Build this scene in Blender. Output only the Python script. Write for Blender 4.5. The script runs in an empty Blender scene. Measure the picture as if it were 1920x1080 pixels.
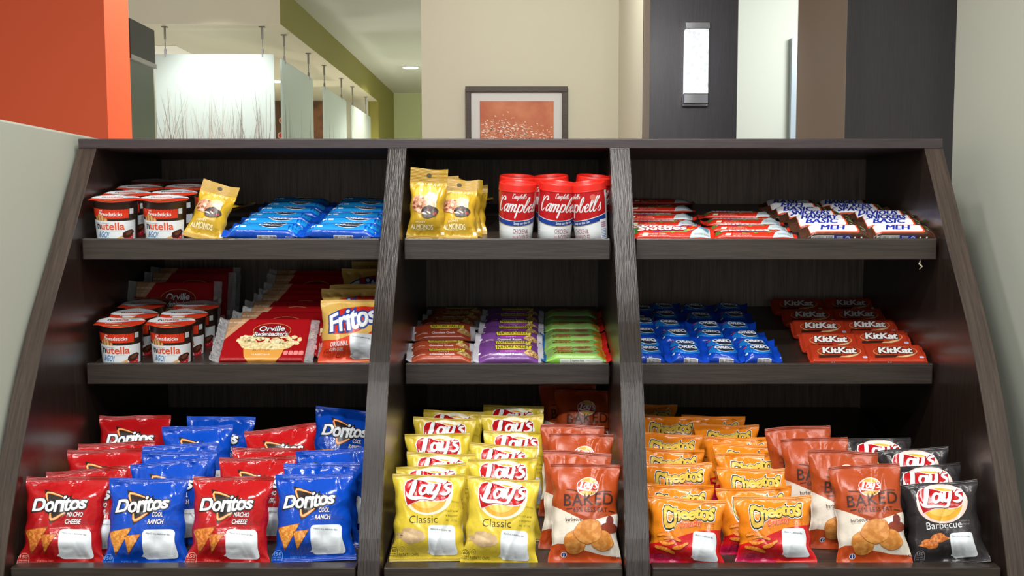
import bpy, bmesh, math, random
import numpy as np
from mathutils import Vector, Matrix
from mathutils.geometry import tessellate_polygon

SC = bpy.context.scene
COL = SC.collection
EYE = 1.35                                  # eye height above the floor

# ------------------------------------------------------------------ camera
cam = bpy.data.cameras.new('camera')
camera = bpy.data.objects.new('camera', cam)
COL.objects.link(camera)
camera.location = (0.0, 0.0, EYE)
camera.rotation_euler = (math.radians(90) - math.atan(226 / 2300.0), 0, 0)
cam.sensor_width = 36.0
cam.lens = 2300 / 1920 * 36.0
cam.shift_x = -40 / 1920
cam.shift_y = 106 / 1920
cam.clip_start = 0.05
SC.camera = camera

# ------------------------------------------------------------------ world, exposure
SC.view_settings.view_transform = 'Standard'
SC.view_settings.look = 'None'
SC.view_settings.exposure = 0.0
SC.view_settings.gamma = 1.0
SC.view_settings.use_curve_mapping = False
world = bpy.data.worlds.new('world')
SC.world = world
world.use_nodes = True
bg = world.node_tree.nodes['Background']
bg.inputs[0].default_value = (0.93, 0.96, 1.0, 1)
bg.inputs[1].default_value = 0.62

# ------------------------------------------------------------------ room lamps and added fill lights
def lamp(name, kind, loc, power, color=(1, 0.97, 0.92), size=0.2, size_y=None, target=None, spot=None, blend=0.6):
    l = bpy.data.lights.new(name, kind)
    l.energy = power
    l.color = color
    if kind == 'AREA':
        l.shape = 'RECTANGLE' if size_y else 'DISK'
        l.size = size
        if size_y: l.size_y = size_y
    else:
        l.shadow_soft_size = size
        if kind == 'SPOT':
            l.spot_size = math.radians(spot); l.spot_blend = blend
    o = bpy.data.objects.new(name, l)
    COL.objects.link(o)
    o.location = loc
    if target is not None:
        o.rotation_euler = (Vector(target) - Vector(loc)).to_track_quat('-Z', 'Y').to_euler()
    return o

# ceiling downlights in front of the snack unit
DOWN = [(-1.05, 0.75), (-0.35, 0.75), (0.35, 0.75), (1.05, 0.75), (-0.7, -0.5), (0.0, -0.5), (0.7, -0.5)]
for i, (x, y) in enumerate(DOWN):
    lamp('downlight_lamp', 'SPOT', (x, y, 2.74), 54 if i < 4 else 78, (1, 0.98, 0.945), 0.07, target=(x * 0.75, 2.35, 1.0), spot=95, blend=0.9)
# lamps over the unit and lobby downlights, then unseen fill lights added
lamp('overhead_lamp', 'SPOT', (-0.16, 2.02, 2.74), 36, (1, 0.98, 0.95), 0.09, target=(-0.16, 2.1, 0), spot=120, blend=0.9)
lamp('overhead_lamp', 'SPOT', (0.12, 2.02, 2.74), 36, (1, 0.98, 0.95), 0.09, target=(0.12, 2.1, 0), spot=120, blend=0.9)
lamp('corridor_lamp', 'SPOT', (-1.11, 11.33, 2.72), 70, (1, 0.95, 0.8), 0.08, target=(-1.11, 11.33, 0), spot=150)
lamp('soffit_lamp', 'SPOT', (-2.16, 10.48, 2.50), 40, (1, 0.97, 0.92), 0.08, target=(-2.16, 10.48, 0), spot=150)
lamp('screen_fill', 'SPOT', (-1.9, 7.15, 2.5), 32, (0.96, 0.98, 1), 0.1, target=(-1.9, 7.66, 1.95), spot=100)  # added spot that gives the frosted screen its glow
lamp('lounge_fill', 'POINT', (-2.7, 9.8, 1.05), 48, (1, 0.97, 0.92), 0.25)  # unseen fill added to brighten the soffit underside and screens
lamp('lounge_fill', 'POINT', (-2.2, 6.2, 1.0), 22, (1, 0.96, 0.9), 0.25)  # second unseen fill, added on the near side of the screens
lamp('corridor_fill', 'POINT', (-0.75, 10.8, 1.0), 52, (1, 0.97, 0.84), 0.25)  # unseen fill added to brighten the corridor ceiling
lamp('orange_wall_fill', 'SPOT', (-0.35, 4.3, 2.72), 170, (1, 0.93, 0.84), 0.08, target=(-1.24, 3.7, 1.75), spot=45)  # added spot, brightens the end face of the orange wall
lamp('picture_wall_fill', 'AREA', (-0.1, 4.7, 2.72), 20, (1, 0.985, 0.93), 0.5, target=(-0.1, 6.2, 1.5))  # added area light to lift the cream wall
lamp('niche_fill', 'AREA', (2.0, 6.3, 2.72), 38, (0.97, 1, 0.97), 0.6, target=(1.6, 7.5, 1.6))  # added area light to lift the niche wall

# ------------------------------------------------------------------ colour + materials
def lin(c):
    return c / 12.92 if c <= 0.04045 else ((c + 0.055) / 1.055) ** 2.4
def hexc(h):
    h = h.lstrip('#')
    return tuple(lin(int(h[i:i + 2], 16) / 255) for i in (0, 2, 4)) + (1.0,)

MATS = {}
def new_mat(name):
    m = bpy.data.materials.new(name)
    m.use_nodes = True
    return m, m.node_tree.nodes, m.node_tree.links, m.node_tree.nodes['Principled BSDF']

def film(h, rough=0.2, bump=0.22, scale=38.0, spec=0.5, coat=0.0, metallic=0.0):
    """glossy printed packaging film with fine crinkles"""
    k = ('film', h, rough, bump, scale, coat, metallic)
    if k in MATS: return MATS[k]
    m, N, L, p = new_mat('print_' + h.strip('#'))
    p.inputs['Base Color'].default_value = hexc(h)
    p.inputs['Roughness'].default_value = rough
    p.inputs['Specular IOR Level'].default_value = spec
    p.inputs['Metallic'].default_value = metallic
    p.inputs['Coat Weight'].default_value = coat
    p.inputs['Coat Roughness'].default_value = 0.12
    if bump:
        tc = N.new('ShaderNodeTexCoord')
        no = N.new('ShaderNodeTexNoise')
        no.inputs['Scale'].default_value = scale
        no.inputs['Detail'].default_value = 2.5
        no.inputs['Distortion'].default_value = 1.4
        bp = N.new('ShaderNodeBump')
        bp.inputs['Strength'].default_value = bump
        bp.inputs['Distance'].default_value = 0.006
        L.new(tc.outputs['Object'], no.inputs['Vector'])
        L.new(no.outputs['Fac'], bp.inputs['Height'])
        L.new(bp.outputs['Normal'], p.inputs['Normal'])
    MATS[k] = m
    return m

def speck(h1, h2, scale=220.0, rough=0.4, lo=0.45, hi=0.6):
    """printed food picture: two mottled colours"""
    k = ('speck', h1, h2, scale, rough)
    if k in MATS: return MATS[k]
    m, N, L, p = new_mat('food_print_' + h1.strip('#'))
    tc = N.new('ShaderNodeTexCoord')
    no = N.new('ShaderNodeTexNoise')
    no.inputs['Scale'].default_value = scale
    no.inputs['Detail'].default_value = 4
    r = N.new('ShaderNodeValToRGB')
    r.color_ramp.elements[0].position = lo; r.color_ramp.elements[0].color = hexc(h1)
    r.color_ramp.elements[1].position = hi; r.color_ramp.elements[1].color = hexc(h2)
    L.new(tc.outputs['Object'], no.inputs['Vector'])
    L.new(no.outputs['Fac'], r.inputs['Fac'])
    L.new(r.outputs['Color'], p.inputs['Base Color'])
    p.inputs['Roughness'].default_value = rough
    MATS[k] = m
    return m

def paint(name, h, rough=0.6, noise=0.0):
    k = ('paint', name)
    if k in MATS: return MATS[k]
    m, N, L, p = new_mat(name)
    p.inputs['Base Color'].default_value = hexc(h)
    p.inputs['Roughness'].default_value = rough
    tc = N.new('ShaderNodeTexCoord'); no = N.new('ShaderNodeTexNoise'); bp = N.new('ShaderNodeBump')
    no.inputs['Scale'].default_value = 180; no.inputs['Detail'].default_value = 3
    bp.inputs['Strength'].default_value = 0.05; bp.inputs['Distance'].default_value = 0.002
    L.new(tc.outputs['Object'], no.inputs['Vector']); L.new(no.outputs['Fac'], bp.inputs['Height']); L.new(bp.outputs['Normal'], p.inputs['Normal'])
    MATS[k] = m
    return m

def wood(name, dark, light, axis, rough=0.3, bump=0.25, stretch=30.0, coat=0.3, sloped=False, spec=0.5):
    """espresso veneer, grain along axis"""
    m, N, L, p = new_mat(name)
    tc = N.new('ShaderNodeTexCoord'); mp = N.new('ShaderNodeMapping')
    s = [stretch * 9] * 3; s[axis] = stretch * 0.35
    if sloped: s[1] = s[axis]
    mp.inputs['Scale'].default_value = s
    no = N.new('ShaderNodeTexNoise'); no.inputs['Scale'].default_value = 1.0; no.inputs['Detail'].default_value = 5; no.inputs['Distortion'].default_value = 0.6
    r = N.new('ShaderNodeValToRGB')
    r.color_ramp.elements[0].position = 0.3; r.color_ramp.elements[0].color = hexc(dark)
    r.color_ramp.elements[1].position = 0.72; r.color_ramp.elements[1].color = hexc(light)
    L.new(tc.outputs['Object'], mp.inputs['Vector']); L.new(mp.outputs['Vector'], no.inputs['Vector'])
    L.new(no.outputs['Fac'], r.inputs['Fac']); L.new(r.outputs['Color'], p.inputs['Base Color'])
    no2 = N.new('ShaderNodeTexNoise'); mp2 = N.new('ShaderNodeMapping')
    s2 = [stretch * 14] * 3; s2[axis] = stretch * 1.1
    if sloped: s2[1] = s2[axis]
    mp2.inputs['Scale'].default_value = s2
    no2.inputs['Scale'].default_value = 1.0; no2.inputs['Detail'].default_value = 3
    L.new(tc.outputs['Object'], mp2.inputs['Vector']); L.new(mp2.outputs['Vector'], no2.inputs['Vector'])
    bp = N.new('ShaderNodeBump'); bp.inputs['Strength'].default_value = bump; bp.inputs['Distance'].default_value = 0.002
    L.new(no2.outputs['Fac'], bp.inputs['Height']); L.new(bp.outputs['Normal'], p.inputs['Normal'])
    p.inputs['Roughness'].default_value = rough
    p.inputs['Specular IOR Level'].default_value = spec
    p.inputs['Coat Weight'].default_value = coat
    p.inputs['Coat Roughness'].default_value = 0.2
    if coat: L.new(bp.outputs['Normal'], p.inputs['Coat Normal'])
    return m

WOOD_V = wood('espresso_veneer_upright', '#1b1311', '#33261f', 2, rough=0.32, bump=0.12)
WOOD_EDGE = wood('espresso_edge_banding', '#150f0c', '#2a211c', 2, rough=0.3, bump=0.30, stretch=30, coat=0.0, sloped=True, spec=0.24)
WOOD_SIDE = wood('espresso_side_edge', '#2a201b', '#45382f', 2, rough=0.42, bump=0.12, stretch=30, coat=0.0, sloped=True)
WOOD_H = wood('espresso_veneer_shelf', '#261e1a', '#3a312b', 0, rough=0.36, bump=0.1)
WOOD_TOP = wood('espresso_veneer_top', '#281e1f', '#3b2f31', 0, rough=0.4, bump=0.08)
WOOD_BACK = wood('espresso_back_lightened', '#6a5a4e', '#998878', 2, rough=0.5, bump=0.3, coat=0.0)  # same espresso wood, colour lightened to stand in for light in the bays

# ------------------------------------------------------------------ object helpers
def tag(o, label=None, cat=None, group=None, kind=None):
    if label: o['label'] = label
    if cat: o['category'] = cat
    if group: o['group'] = group
    if kind: o['kind'] = kind
    return o

def empty(name, loc=(0, 0, 0), rot=(0, 0, 0)):
    o = bpy.data.objects.new(name, None)
    o.empty_display_size = 0.03
    COL.objects.link(o)
    o.location = loc
    o.rotation_euler = rot
    return o

def copy_tree(o, parent=None):
    c = o.copy(); COL.objects.link(c)
    if parent is not None:
        c.parent = parent
        c.matrix_parent_inverse = o.matrix_parent_inverse
    for ch in list(o.children): copy_tree(ch, c)
    return c

class MB:
    """collects geometry of ONE mesh object"""
    def __init__(s):
        s.v = []; s.f = []; s.fm = []; s.n = []; s.mats = []
    def mi(s, m):
        if m not in s.mats: s.mats.append(m)
        return s.mats.index(m)
    def add(s, verts, faces, mat, normals=None):
        b = len(s.v); k = s.mi(mat)
        s.v.extend(verts)
        s.n.extend(normals if normals else [None] * len(verts))
        for f in faces:
            s.f.append(tuple(b + i for i in f)); s.fm.append(k)
    def box(s, x0, x1, y0, y1, z0, z1, mat):
        v = [(x, y, z) for z in (z0, z1) for y in (y0, y1) for x in (x0, x1)]
        s.add(v, [(0, 2, 3, 1), (4, 5, 7, 6), (0, 1, 5, 4), (2, 6, 7, 3), (0, 4, 6, 2), (1, 3, 7, 5)], mat)
    def prism(s, prof, x0, x1, mat):
        """profile in (y, z), extruded along x"""
        n = len(prof)
        v = [(x0, y, z) for y, z in prof] + [(x1, y, z) for y, z in prof]
        f = [(i, (i + 1) % n, n + (i + 1) % n, n + i) for i in range(n)]
        tri = tessellate_polygon([[Vector((y, z, 0)) for y, z in prof]])
        f += [tuple(t) for t in tri] + [tuple(n + i for i in t) for t in tri]
        s.add(v, f, mat)
    def grid(s, P, us, vs, mat, nrm=None, flip=False):
        """P(u, v) -> point; nrm(u, v) -> normal"""
        v = [P(u, w) for w in vs for u in us]
        n = [nrm(u, w) for w in vs for u in us] if nrm else None
        k = len(us)
        f = []
        for j in range(len(vs) - 1):
            for i in range(k - 1):
                q = (j * k + i, j * k + i + 1, (j + 1) * k + i + 1, (j + 1) * k + i)
                f.append(q[::-1] if flip else q)
        s.add(v, f, mat, n)
    def lathe(s, prof, mat, seg=32, cap=True):
        """profile (r, z) bottom to top"""
        v = []; f = []
        for r, z in prof:
            for i in range(seg):
                a = 2 * math.pi * i / seg
                v.append((r * math.cos(a), r * math.sin(a), z))
        for j in range(len(prof) - 1):
            for i in range(seg):
                f.append((j * seg + i, j * seg + (i + 1) % seg, (j + 1) * seg + (i + 1) % seg, (j + 1) * seg + i))
        if cap:
            f.append(tuple(range(seg))[::-1]); f.append(tuple((len(prof) - 1) * seg + i for i in range(seg)))
        s.add(v, f, mat)
    def mesh(s, name, smooth=True, bevel=0.0, fix=False):
        me = bpy.data.meshes.new(name)
        me.from_pydata([tuple(p) for p in s.v], [], s.f)
        for m in s.mats: me.materials.append(m)
        me.polygons.foreach_set('material_index', s.fm)
        me.polygons.foreach_set('use_smooth', [smooth] * len(s.f))
        if fix:
            bm = bmesh.new(); bm.from_mesh(me); bmesh.ops.recalc_face_normals(bm, faces=bm.faces); bm.to_mesh(me); bm.free()
        me.update()
        if smooth and any(n is not None for n in s.n):
            vn = [Vector(v.normal) for v in me.vertices]
            nn = [tuple(s.n[i]) if s.n[i] is not None else tuple(vn[i]) for i in range(len(vn))]
            me.normals_split_custom_set_from_vertices(nn)
        return me
    def build(s, name, parent=None, smooth=False, bevel=0.0, fix=True):
        o = bpy.data.objects.new(name, s.mesh(name, smooth, fix=fix))
        COL.objects.link(o)
        if parent is not None: o.parent = parent
        if bevel:
            b = o.modifiers.new('bevel', 'BEVEL'); b.width = bevel; b.segments = 2; b.limit_method = 'ANGLE'
        return o

def boxobj(name, x0, x1, y0, y1, z0, z1, mat, parent=None, bevel=0.0):
    m = MB(); m.box(x0, x1, y0, y1, z0, z1, mat)
    return m.build(name, parent, bevel=bevel)

# ------------------------------------------------------------------ the room
CREAM = paint('cream_wall_paint', '#d2cfba')
GREY = paint('greige_wall_paint', '#bfc3b5')
OLIVE = paint('olive_wall_paint', '#8f8a3c')
GREEN = paint('pale_green_wall_paint', '#d6e0a8')
ORANGE = paint('orange_wall_paint', '#e5592a')
WHITE = paint('ceiling_white_paint', '#d8d6cc')
CEIL = paint('corridor_ceiling_paint', '#cfd2c4')
PALE = paint('pale_wall_paint', '#dcdfd6')

def struct(o): return tag(o, kind='structure')

struct(boxobj('floor', -6, 5, -3, 15, -0.05, 0, paint('floor_tile_finish', '#a59b8d', 0.4)))
struct(boxobj('ceiling', -1.527, 5, 3.4, 15, 2.77, 2.9, CEIL))
struct(boxobj('ceiling_front', -6, 5, -1.5, 3.4, 2.77, 2.9, CEIL))
struct(boxobj('wall_left', -0.98, -0.862, -0.2, 2.56, 0, 1.519, GREY, bevel=0.004))
struct(boxobj('wall_right', 0.86, 0.98, -0.2, 2.548, 0, 2.77, GREY, bevel=0.004))
struct(boxobj('wall_orange', -3.2, -1.233, 3.6, 3.815, 0, 2.77, ORANGE))
struct(boxobj('wall_picture', -0.556, 0.55, 6.2, 6.32, 0, 2.77, CREAM))
struct(boxobj('wall_niche_return', 0.424, 0.50, 4.81, 6.2, 0, 2.77, CREAM))
struct(boxobj('wall_niche_back', 0.5, 3.5, 7.5, 7.6, 0, 2.77, PALE))
struct(boxobj('wall_soffit', -4.6, -1.527, 7.55, 13.58, 2.55, 2.77, paint('soffit_shade_tint', '#d5cfb4')))  # cream wall colour with warm shade tinted into it
# olive paint on the side of the dropped soffit and the wall it ends in
m = MB(); m.box(-1.527, -1.522, 7.55, 13.58, 2.55, 2.77, OLIVE); m.box(-1.62, -1.522, 12.225, 13.58, 0, 2.55, OLIVE)
struct(m.build('wall_olive'))
struct(boxobj('wall_far', -4.6, -1.62, 12.2, 12.3, 0, 2.55, CREAM))
struct(boxobj('wall_green', -1.522, 1.5, 13.58, 13.68, 0, 2.77, GREEN))
struct(boxobj('wall_outer', -4.7, -4.6, 3.8, 13.6, 0, 2.77, CREAM))
# lit recess of the soffit, its brightness put into a whiter flat plate
m = MB(); m.box(-4.2, -2.41, 8.436, 9.6, 2.546, 2.551, paint('lit_cove_paint', '#fffdf2'))
struct(m.build('lit_cove_plate'))
# dark panelled pillar beside the unit and dark panel behind the sconce
DARKP = wood('dark_wall_panel', '#2b2523', '#37302d', 2, rough=0.4, bump=0.05)
DARKB = wood('dark_sconce_panel', '#292530', '#3a3540', 2, rough=0.33, bump=0.08)
PILLAR_LIT = paint('lit_pillar_side', '#a3917f')  # lit side of the dark pillar, the light put into its colour
m = MB(); m.box(0.902, 1.6, 3.6, 4.264, 0, 2.77, DARKP); m.box(0.901, 0.902, 3.6, 4.264, 0, 2.77, PILLAR_LIT)
struct(m.build('wall_pillar'))
m = MB(); m.box(0.447, 0.785, 4.798, 4.84, 0, 2.77, DARKB)
struct(m.build('wall_sconce_panel'))
struct(boxobj('trim_2', 0.424, 0.447, 4.79, 4.83, 0, 2.77, paint('bronze_trim', '#8a7866', 0.35)))
struct(boxobj('trim_3', 1.541, 1.575, 7.44, 7.5, 0, 2.455, paint('brushed_strip', '#b9c6d4', 0.3)))

# dark glazed partition between the orange wall and the frosted screens
part = empty('glass_partition', (-1.805, 5.6, 0))
tag(part, 'dark glazed partition with a pale rail beside the orange wall', 'partition')
m = MB(); m.box(-0.05, 0.0, 0, 0.36, 2.09, 2.267, paint('charcoal_panel', '#3d3c3d', 0.4)); m.build('head_panel', part)
gm = paint('smoky_glass', '#66736f', 0.2)
m = MB(); m.box(-0.05, -0.01, 0, 0.36, 0, 2.09, gm); m.build('pane', part)
m = MB(); m.box(-0.06, 0.006, 0, 0.36, 2.088, 2.108, paint('pale_rail', '#b9bab8', 0.3)); m.build('rail', part)

# ------------------------------------------------------------------ frosted screens on rods
def frosted():
    m, N, L, p = new_mat('frosted_glass')
    p.inputs['Base Color'].default_value = hexc('#e6efe9')
    p.inputs['Roughness'].default_value = 0.3
    tr = N.new('ShaderNodeBsdfTranslucent'); tr.inputs['Color'].default_value = hexc('#e9f1ee')
    mx = N.new('ShaderNodeMixShader'); mx.inputs[0].default_value = 0.55
    out = N['Material Output']
    L.new(p.outputs[0], mx.inputs[1]); L.new(tr.outputs[0], mx.inputs[2]); L.new(mx.outputs[0], out.inputs['Surface'])
    return m
FROST = frosted()
STEEL = paint('rod_steel', '#8b8984', 0.3)
REED = [paint('reed_print_' + n, h) for n, h in (('dark', '#7d7368'), ('mid', '#a99f92'), ('pale', '#c4bdb2'))]

def tube(m, pts, r, mat, seg=6):
    """round tube through points"""
    n = len(pts)
    rings = []
    for i, p in enumerate(pts):
        p = Vector(p)
        d = (Vector(pts[min(i + 1, n - 1)]) - Vector(pts[max(i - 1, 0)])).normalized()
        a = d.orthogonal().normalized(); b = d.cross(a)
        rr = r[i] if isinstance(r, (list, tuple)) else r
        rings.append([p + (a * math.cos(t) + b * math.sin(t)) * rr for t in [2 * math.pi * k / seg for k in range(seg)]])
    v = [q for ring in rings for q in ring]
    f = []
    for j in range(n - 1):
        for k in range(seg):
            f.append((j * seg + k, j * seg + (k + 1) % seg, (j + 1) * seg + (k + 1) % seg, (j + 1) * seg + k))
    f.append(tuple(range(seg))); f.append(tuple((n - 1) * seg + k for k in range(seg)))
    m.add(v, f, mat)

def rod(parent, x, y, z0, z1):
    m = MB()
    m.box(x - 0.017, x + 0.017, y - 0.017, y + 0.017, z1 - 0.005, z1, STEEL)
    tube(m, [(x, y, z1), (x, y, z1 - 0.075)], 0.007, STEEL, 8)
    tube(m, [(x, y, z1 - 0.07), (x, y, z0 + 0.02)], 0.0035, STEEL, 6)
    tube(m, [(x, y, z0 + 0.03), (x, y, z0 - 0.02)], 0.0075, STEEL, 8)
    m.build('hanging_rod', parent)

def screen(p0, p1, label, reeds, seed, rods):
    rnd = random.Random(seed)
    r = empty('frosted_screen', (p0[0], p0[1], 0)); tag(r, label, 'screen', None)
    d = Vector((p1[0] - p0[0], p1[1] - p0[1], 0)); L = d.length; r.rotation_euler.z = math.atan2(d.y, d.x)
    m = MB(); m.box(0, L, -0.006, 0.006, 0.45, 2.385, FROST); m.build('pane', r)
    m = MB()
    for i in range(reeds):
        x = rnd.uniform(0.01, L - 0.01); h = rnd.choice([rnd.uniform(0.3, 0.5), rnd.uniform(0.45, 0.74)])
        z0 = 1.45; lean = rnd.gauss(0, 0.05); cur = rnd.gauss(0, 0.08)
        pts = []; rr = []
        for k in range(9):
            t = k / 8
            pts.append((min(max(x + lean * t + cur * t * t * h, 0.005), L - 0.005), -0.0085, z0 + h * t)); rr.append(0.0042 * (1.05 - t))
        tube(m, pts, rr, rnd.choice(REED), 4)
    if reeds: m.build('reed_print', r)
    for t in rods: rod(r, L * t, 0, 2.385, 2.55)
    return r

screen((-2.322, 7.649), (-1.59, 7.649), 'frosted glass screen printed with reeds, facing the unit, beside the dark partition', 210, 3, (0.095, 0.908))
screen((-1.589, 7.862), (-1.589, 8.949), 'nearest of the three edge-on frosted screens, next to the reed-printed one', 45, 4, (0.1, 0.88))
screen((-1.589, 9.42), (-1.589, 10.533), 'middle of the three edge-on frosted screens under the olive soffit', 40, 5, (0.05, 0.8))
screen((-1.589, 10.9), (-1.589, 12.1), 'farthest of the three edge-on frosted screens, by the olive wall', 30, 6, (0.03, 0.75))

# mural behind the screens
mur = empty('mural_panel', (-2.6, 12.19, 1.0)); tag(mur, 'brown and green mural with red berries behind the frosted screens', 'mural')
m = MB(); m.box(0, 0.56, -0.02, 0, 0, 1.54, speck('#5c3f26', '#8a5a34', 5, 0.6)); m.box(0, 0.16, -0.021, -0.019, 0, 1.05, film('#b9c94a', 0.6, 0))
rnd = random.Random(8)
for i in range(16):
    x = rnd.uniform(0.03, 0.53); z = rnd.uniform(0.3, 1.4); rr = rnd.uniform(0.02, 0.045)
    for q, (k, h) in enumerate(((1.5, '#c9b59a'), (1.0, '#d3383a'))):
        n = 14
        m.add([(x + rr * k * math.cos(6.2832 * j / n), -0.0225 - 0.001 * q, z + rr * k * math.sin(6.2832 * j / n)) for j in range(n)], [tuple(range(n))], film(h, 0.6, 0))
m.build('canvas', mur)

# recessed ceiling lights of the lobby
def downlight(x, y, z, label):
    r = empty('ceiling_downlight', (x, y, z)); tag(r, label, 'downlight')
    m = MB(); m.lathe([(0.085, 0.0), (0.085, -0.008), (0.07, -0.008), (0.066, 0.0)], paint('white_trim_ring', '#e8e8e4', 0.4), 24); m.build('trim_ring', r, smooth=False)
    em, N, L, p = new_mat('lamp_glow')
    p.inputs['Emission Color'].default_value = (1, 0.98, 0.94, 1); p.inputs['Emission Strength'].default_value = 6
    m = MB(); m.lathe([(0.066, -0.010), (0.066, -0.0085)], em, 24); m.build('lens', r)
downlight(-1.114, 11.333, 2.77, 'small round downlight in the corridor ceiling near the pale green wall')
downlight(-2.161, 10.477, 2.55, 'small round downlight under the soffit between frosted screens')

# ------------------------------------------------------------------ framed picture
pic = empty('framed_picture', (0.0, 6.2, 1.25)); tag(pic, 'framed orange picture with a white mat on the cream wall', 'picture')
FR = wood('picture_frame_wood', '#3a3028', '#4c4036', 0, 0.5, 0.05, coat=0.0)
x0, x1, z0, z1 = -0.337, 0.170, 0.28, 0.779
m = MB()
for a in ((x0, x1, z1 - 0.028, z1), (x0, x1, z0, z0 + 0.028), (x0, x0 + 0.028, z0 + 0.028, z1 - 0.028), (x1 - 0.028, x1, z0 + 0.028, z1 - 0.028)):
    m.box(a[0], a[1], -0.03, -0.002, a[2], a[3], FR)
m.build('picture_frame', pic, bevel=0.002)
boxobj('mat_board', x0 + 0.02, x1 - 0.02, -0.014, -0.004, z0 + 0.02, z1 - 0.02, paint('mat_white', '#d9dad9'), pic)
m = MB()
ax0, ax1, az0, az1 = x0 + 0.071, x1 - 0.069, z0 + 0.06, z1 - 0.071
m.box(ax0, ax1, -0.017, -0.012, az0, az1, speck('#b5502a', '#d98a5c', 9, 0.5, 0.3, 0.75))
rnd = random.Random(5)
for i in range(430):
    x = rnd.uniform(ax0 + 0.006, ax1 - 0.006); z = rnd.gauss(az0 + 0.19 + 0.03 * math.sin((x - ax0) * 14), 0.038)
    if not az0 + 0.008 < z < az1 - 0.006: continue
    w, h = rnd.uniform(0.002, 0.009), rnd.uniform(0.0012, 0.003)
    a = rnd.uniform(-0.5, 0.3)
    pts = [(x + w * math.cos(t) * math.cos(a) - h * math.sin(t) * math.sin(a), -0.0176, z + w * math.cos(t) * math.sin(a) + h * math.sin(t) * math.cos(a)) for t in [6.2832 * k / 7 for k in range(7)]]
    m.add(pts, [tuple(range(7))], film(rnd.choice(['#f6dccb', '#fff4ea', '#e9a988']), 0.5, 0))
m.build('art_print', pic)

# ------------------------------------------------------------------ wall sconce
sc_ = empty('wall_sconce', (0.6215, 4.798, 1.53)); tag(sc_, 'lit chrome wall sconce with a bubbled glass block on dark panel', 'sconce')
CHROME, N, L, p = new_mat('polished_chrome')
p.inputs['Base Color'].default_value = (0.62, 0.63, 0.7, 1); p.inputs['Metallic'].default_value = 1; p.inputs['Roughness'].default_value = 0.12
boxobj('back_plate', -0.048, 0.05, -0.018, 0, 0.27, 0.585, CHROME, sc_, 0.002)
boxobj('top_bracket', -0.047, 0.05, -0.06, -0.018, 0.555, 0.582, CHROME, sc_, 0.003)
boxobj('bottom_bracket', -0.05, 0.046, -0.065, -0.018, 0.275, 0.315, CHROME, sc_, 0.004)
GLOW, N, L, p = new_mat('lit_bubble_glass')
tc = N.new('ShaderNodeTexCoord'); vo = N.new('ShaderNodeTexVoronoi'); vo.inputs['Scale'].default_value = 45
r_ = N.new('ShaderNodeValToRGB'); r_.color_ramp.elements[0].position = 0.33; r_.color_ramp.elements[0].color = (0.45, 0.5, 0.52, 1)
r_.color_ramp.elements[1].position = 0.48; r_.color_ramp.elements[1].color = (1, 1, 0.98, 1)
L.new(tc.outputs['Object'], vo.inputs['Vector']); L.new(vo.outputs['Distance'], r_.inputs['Fac'])
L.new(r_.outputs['Color'], p.inputs['Emission Color']); p.inputs['Emission Strength'].default_value = 1.25
boxobj('glass_block', -0.043, 0.044, -0.055, -0.018, 0.312, 0.556, GLOW, sc_, 0.002)
# ------------------------------------------------------------------ the snack unit
TILT = math.radians(9.15)
TT = math.tan(TILT)
SHELF = {'top': (1.316, 2.240), 'mid': (1.089, 2.240), 'low': (0.805, 1.885)}
def shelf_z(s, y):
    z0, y0 = SHELF[s]
    return z0 + (y - y0) * TT

def catmull(pts, n=6):
    out = []
    P = [pts[0]] + list(pts) + [pts[-1]]
    for i in range(1, len(P) - 2):
        p0, p1, p2, p3 = (Vector(P[i + k]) for k in (-1, 0, 1, 2))
        for k in range(n):
            t = k / n
            out.append(0.5 * ((2 * p1) + (p2 - p0) * t + (2 * p0 - 5 * p1 + 4 * p2 - p3) * t * t + (3 * p1 - p0 - 3 * p2 + p3) * t ** 3))
    out.append(Vector(P[-2]))
    return out

FRONT = [tuple(p) for p in catmull([(2.325, 1.491), (2.185, 1.320), (2.045, 1.154), (1.948, 1.0), (1.862, 0.831), (1.825, 0.70), (1.80, 0.45), (1.80, 0.0)], 5)]
unit = empty('snack_display_unit', (-0.045, 2.3, 0))
tag(unit, 'espresso wood snack display unit with three bays and sloping shelves', 'display shelf')
UX, UY = 0.045, -2.3
def U(m, name, parent=unit, bevel=0.0015):
    if parent is unit:
        m.v = [(p[0] + UX, p[1] + UY, p[2]) for p in m.v]
    else:
        m.v = [(p[0] + UX, p[1] + UY, p[2]) for p in m.v]
    return m.build(name, parent, bevel=bevel)

m = MB(); m.box(-0.853, 0.768, 2.325, 2.76, 1.491, 1.509, WOOD_TOP); U(m, 'top_board')
for nm, a, b in (('side_panel', -0.853, -0.819), ('divider', -0.272, -0.238), ('divider', 0.1436, 0.1804), ('side_panel', 0.733, 0.768)):
    m = MB(); m.prism(FRONT + [(2.74, 0.0), (2.74, 1.491)], a, b, WOOD_V); o = U(m, nm, bevel=0)
    m = MB()
    inner = [(y - 0.0016, z - 0.0012) for y, z in FRONT]
    v = []; f = []; n = len(FRONT)
    for (y, z), (y2, z2) in zip(FRONT, inner):
        v += [(a, y + 0.0004, z), (b, y + 0.0004, z), (a + 0.0008, y2, min(z2, 1.491)), (b - 0.0008, y2, min(z2, 1.491))]
    for i in range(n - 1):
        q, w = 4 * i, 4 * i + 4
        f += [(q + 2, q + 3, w + 3, w + 2), (q, q + 2, w + 2, w), (q + 3, q + 1, w + 1, w + 3), (q + 1, q, w, w + 1)]
    f += [(0, 1, 3, 2), (4 * n - 4, 4 * n - 2, 4 * n - 1, 4 * n - 3)]
    m.add(v, f, WOOD_EDGE if nm == 'divider' else WOOD_SIDE); U(m, 'edge_band', o, 0)
m = MB(); m.box(-0.819, 0.733, 2.728, 2.74, 0.02, 1.491, WOOD_BACK); U(m, 'back_panel', bevel=0)
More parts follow.
